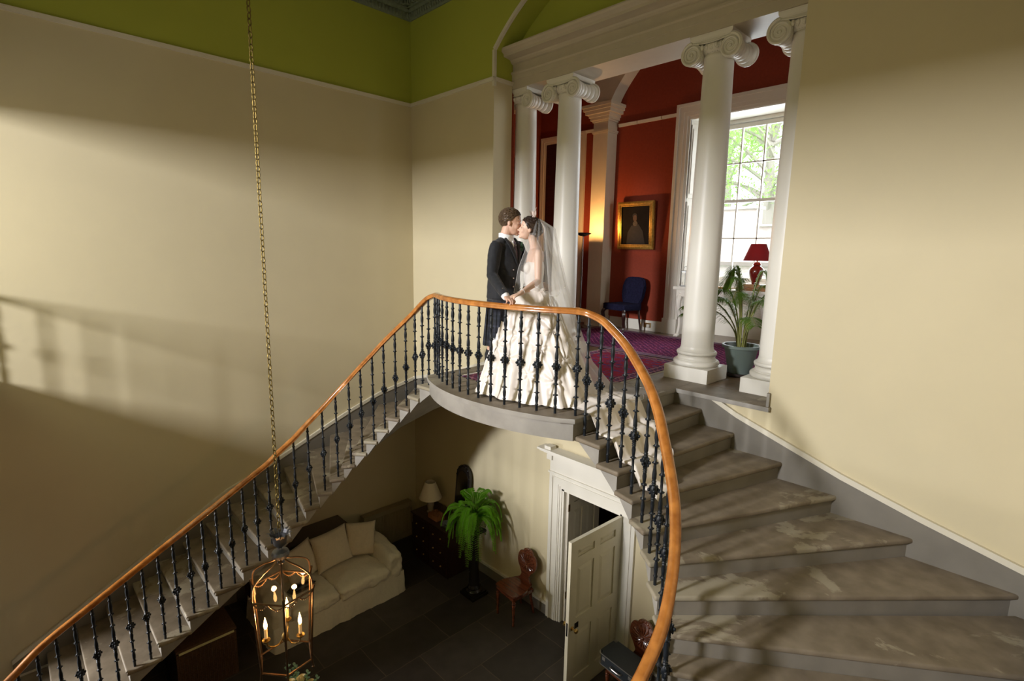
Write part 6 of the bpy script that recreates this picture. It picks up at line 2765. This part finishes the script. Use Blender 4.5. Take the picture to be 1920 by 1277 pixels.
for i in range(NS):
    for j in range(NT):
        bm.faces.new([rows[i][j], rows[i+1][j], rows[i+1][j+1], rows[i][j+1]])
finish('train', bm, satin, b, angle=180)

# fabric flower at the back of the waist
bm = BM()
for k in range(14):
    a = k*2.4
    rr = .018+.03*k/14
    d_ = -FD*.8+FA*.6
    M3 = basis(d_, (0, 0, 1), PF(.285, 5.07, 1.0))
    leaf_strip(bm, M3 @ Vector((0, cos(a)*rr*.4, sin(a)*rr*.4)), M3.to_3x3() @ Vector((.35, cos(a), sin(a))), .05, .022, .1, n=4)
finish('waist_flower', bm, satin, b, smooth=True)

veilm = bpy.data.materials.new('tulle')
veilm.use_nodes = True
nt = veilm.node_tree
nt.nodes.clear()
out = nt.nodes.new('ShaderNodeOutputMaterial')
mixs = nt.nodes.new('ShaderNodeMixShader')
tr = nt.nodes.new('ShaderNodeBsdfTransparent')
df = nt.nodes.new('ShaderNodeBsdfDiffuse')
df.inputs[0].default_value = (.88, .87, .84, 1)
tl_ = nt.nodes.new('ShaderNodeBsdfTranslucent')
tl_.inputs[0].default_value = (.88, .87, .84, 1)
m2 = nt.nodes.new('ShaderNodeMixShader')
m2.inputs[0].default_value = .45
mixs.inputs[0].default_value = .30
nt.links.new(df.outputs[0], m2.inputs[1])
nt.links.new(tl_.outputs[0], m2.inputs[2])
nt.links.new(tr.outputs[0], mixs.inputs[1])
nt.links.new(m2.outputs[0], mixs.inputs[2])
nt.links.new(mixs.outputs[0], out.inputs[0])


def veil_layer(name, keys, ph0, ph1, nf, amp, seed, hemwave=0.0, vm=None):
    """keys: (z, centre A, centre D, radius A, radius D) from the crown to the hem"""
    bm = BM()
    be = BM()
    NP, NZ = 90, 60
    rows = []
    for j in range(NZ+1):
        t = j/NZ
        x = t*(len(keys)-1)
        i0 = min(int(x), len(keys)-2)
        f = x-i0
        f = f*f*(3-2*f)*.35+f*.65
        K = [lerp(keys[i0][q], keys[i0+1][q], f) for q in range(5)]
        row = []
        for i in range(NP+1):
            ph = radians(lerp(ph0, ph1, i/NP))
            w = amp*(.25+t)*(sin(nf*ph+seed+1.5*t)+.5*sin(nf*1.9*ph+2*seed+t*3)+.5*noise.noise(Vector((ph*2, t*5, seed))))
            z = K[0]+hemwave*t*sin(3*ph+seed)
            p = PF(K[1]+(K[3]+w)*cos(ph), K[2]+(K[4]+w)*sin(ph), 0)
            zz = z
            fl = stair_h(p.x, p.y)+.05
            if zz < fl:
                zz = fl+.01*sin(nf*ph)
            row.append(bm.verts.new((p.x, p.y, zz)))
        rows.append(row)
    for j in range(NZ):
        for i in range(NP):
            bm.faces.new([rows[j][i], rows[j][i+1], rows[j+1][i+1], rows[j+1][i]])
    edge = [Vector(v.co) for v in rows[-1]]
    left = [Vector(r[0].co) for r in rows[4:]]
    o = finish(name, bm, vm or veilm, b, angle=180)
    tube(be, edge, .0013, seg=5)
    tube(be, left, .0011, seg=5)
    e = finish('veil_edging', be, whitec, o)
    return o
veil2 = veilm.copy()
veil2.name = 'fine_tulle'
[n_ for n_ in veil2.node_tree.nodes if n_.type == 'MIX_SHADER'][0].inputs[0].default_value = .17
veil_layer('veil_upper_layer', [(1.705, .225, 5.17, .02, .03), (1.66, .235, 5.17, .055, .085), (1.56, .235, 5.16, .085, .125), (1.42, .235, 5.15, .125, .185), (1.26, .235, 5.15, .19, .24), (1.04, .25, 5.14, .24, .28)], -160, 95, 9, .016, 1.3, .05, veil2)
veil_layer('veil_long_layer', [(1.70, .23, 5.18, .02, .03), (1.62, .25, 5.18, .135, .11), (1.36, .27, 5.18, .17, .17), (1.05, .28, 5.18, .24, .22), (.75, .30, 5.17, .31, .27), (.33, .34, 5.15, .44, .34), (.06, .40, 5.12, .62, .40), (.02, .60, 5.10, .75, .42)], -78, 80, 10, .020, .4)
# ring
bm = BM()
Rg = basis(-FA*.74-FD*.60+Vector((0, 0, -.24)), Vector((0, 0, 1))-FA*.2-FD*.2, bWL)
ctr = Rg @ Vector((.092, .0125, -.004))
rp2 = [ctr+Rg.to_3x3() @ Vector((0, cos(a)*.0105, sin(a)*.0105)) for a in [2*pi*i/14 for i in range(15)]]
tube(bm, rp2, .0016, seg=6)
finish('wedding_ring', bm, M_['brass'], b)
# bracelet
bm = BM()
bw = bWL.lerp(bEL, .12)
M4 = basis((bWL-bEL), (0, 0, 1), bw)
tube(bm, [M4 @ Vector((0, cos(a)*.0275, sin(a)*.0275)) for a in [2*pi*i/20 for i in range(21)]], .002, seg=6)
finish('bracelet', bm, whitec, b)
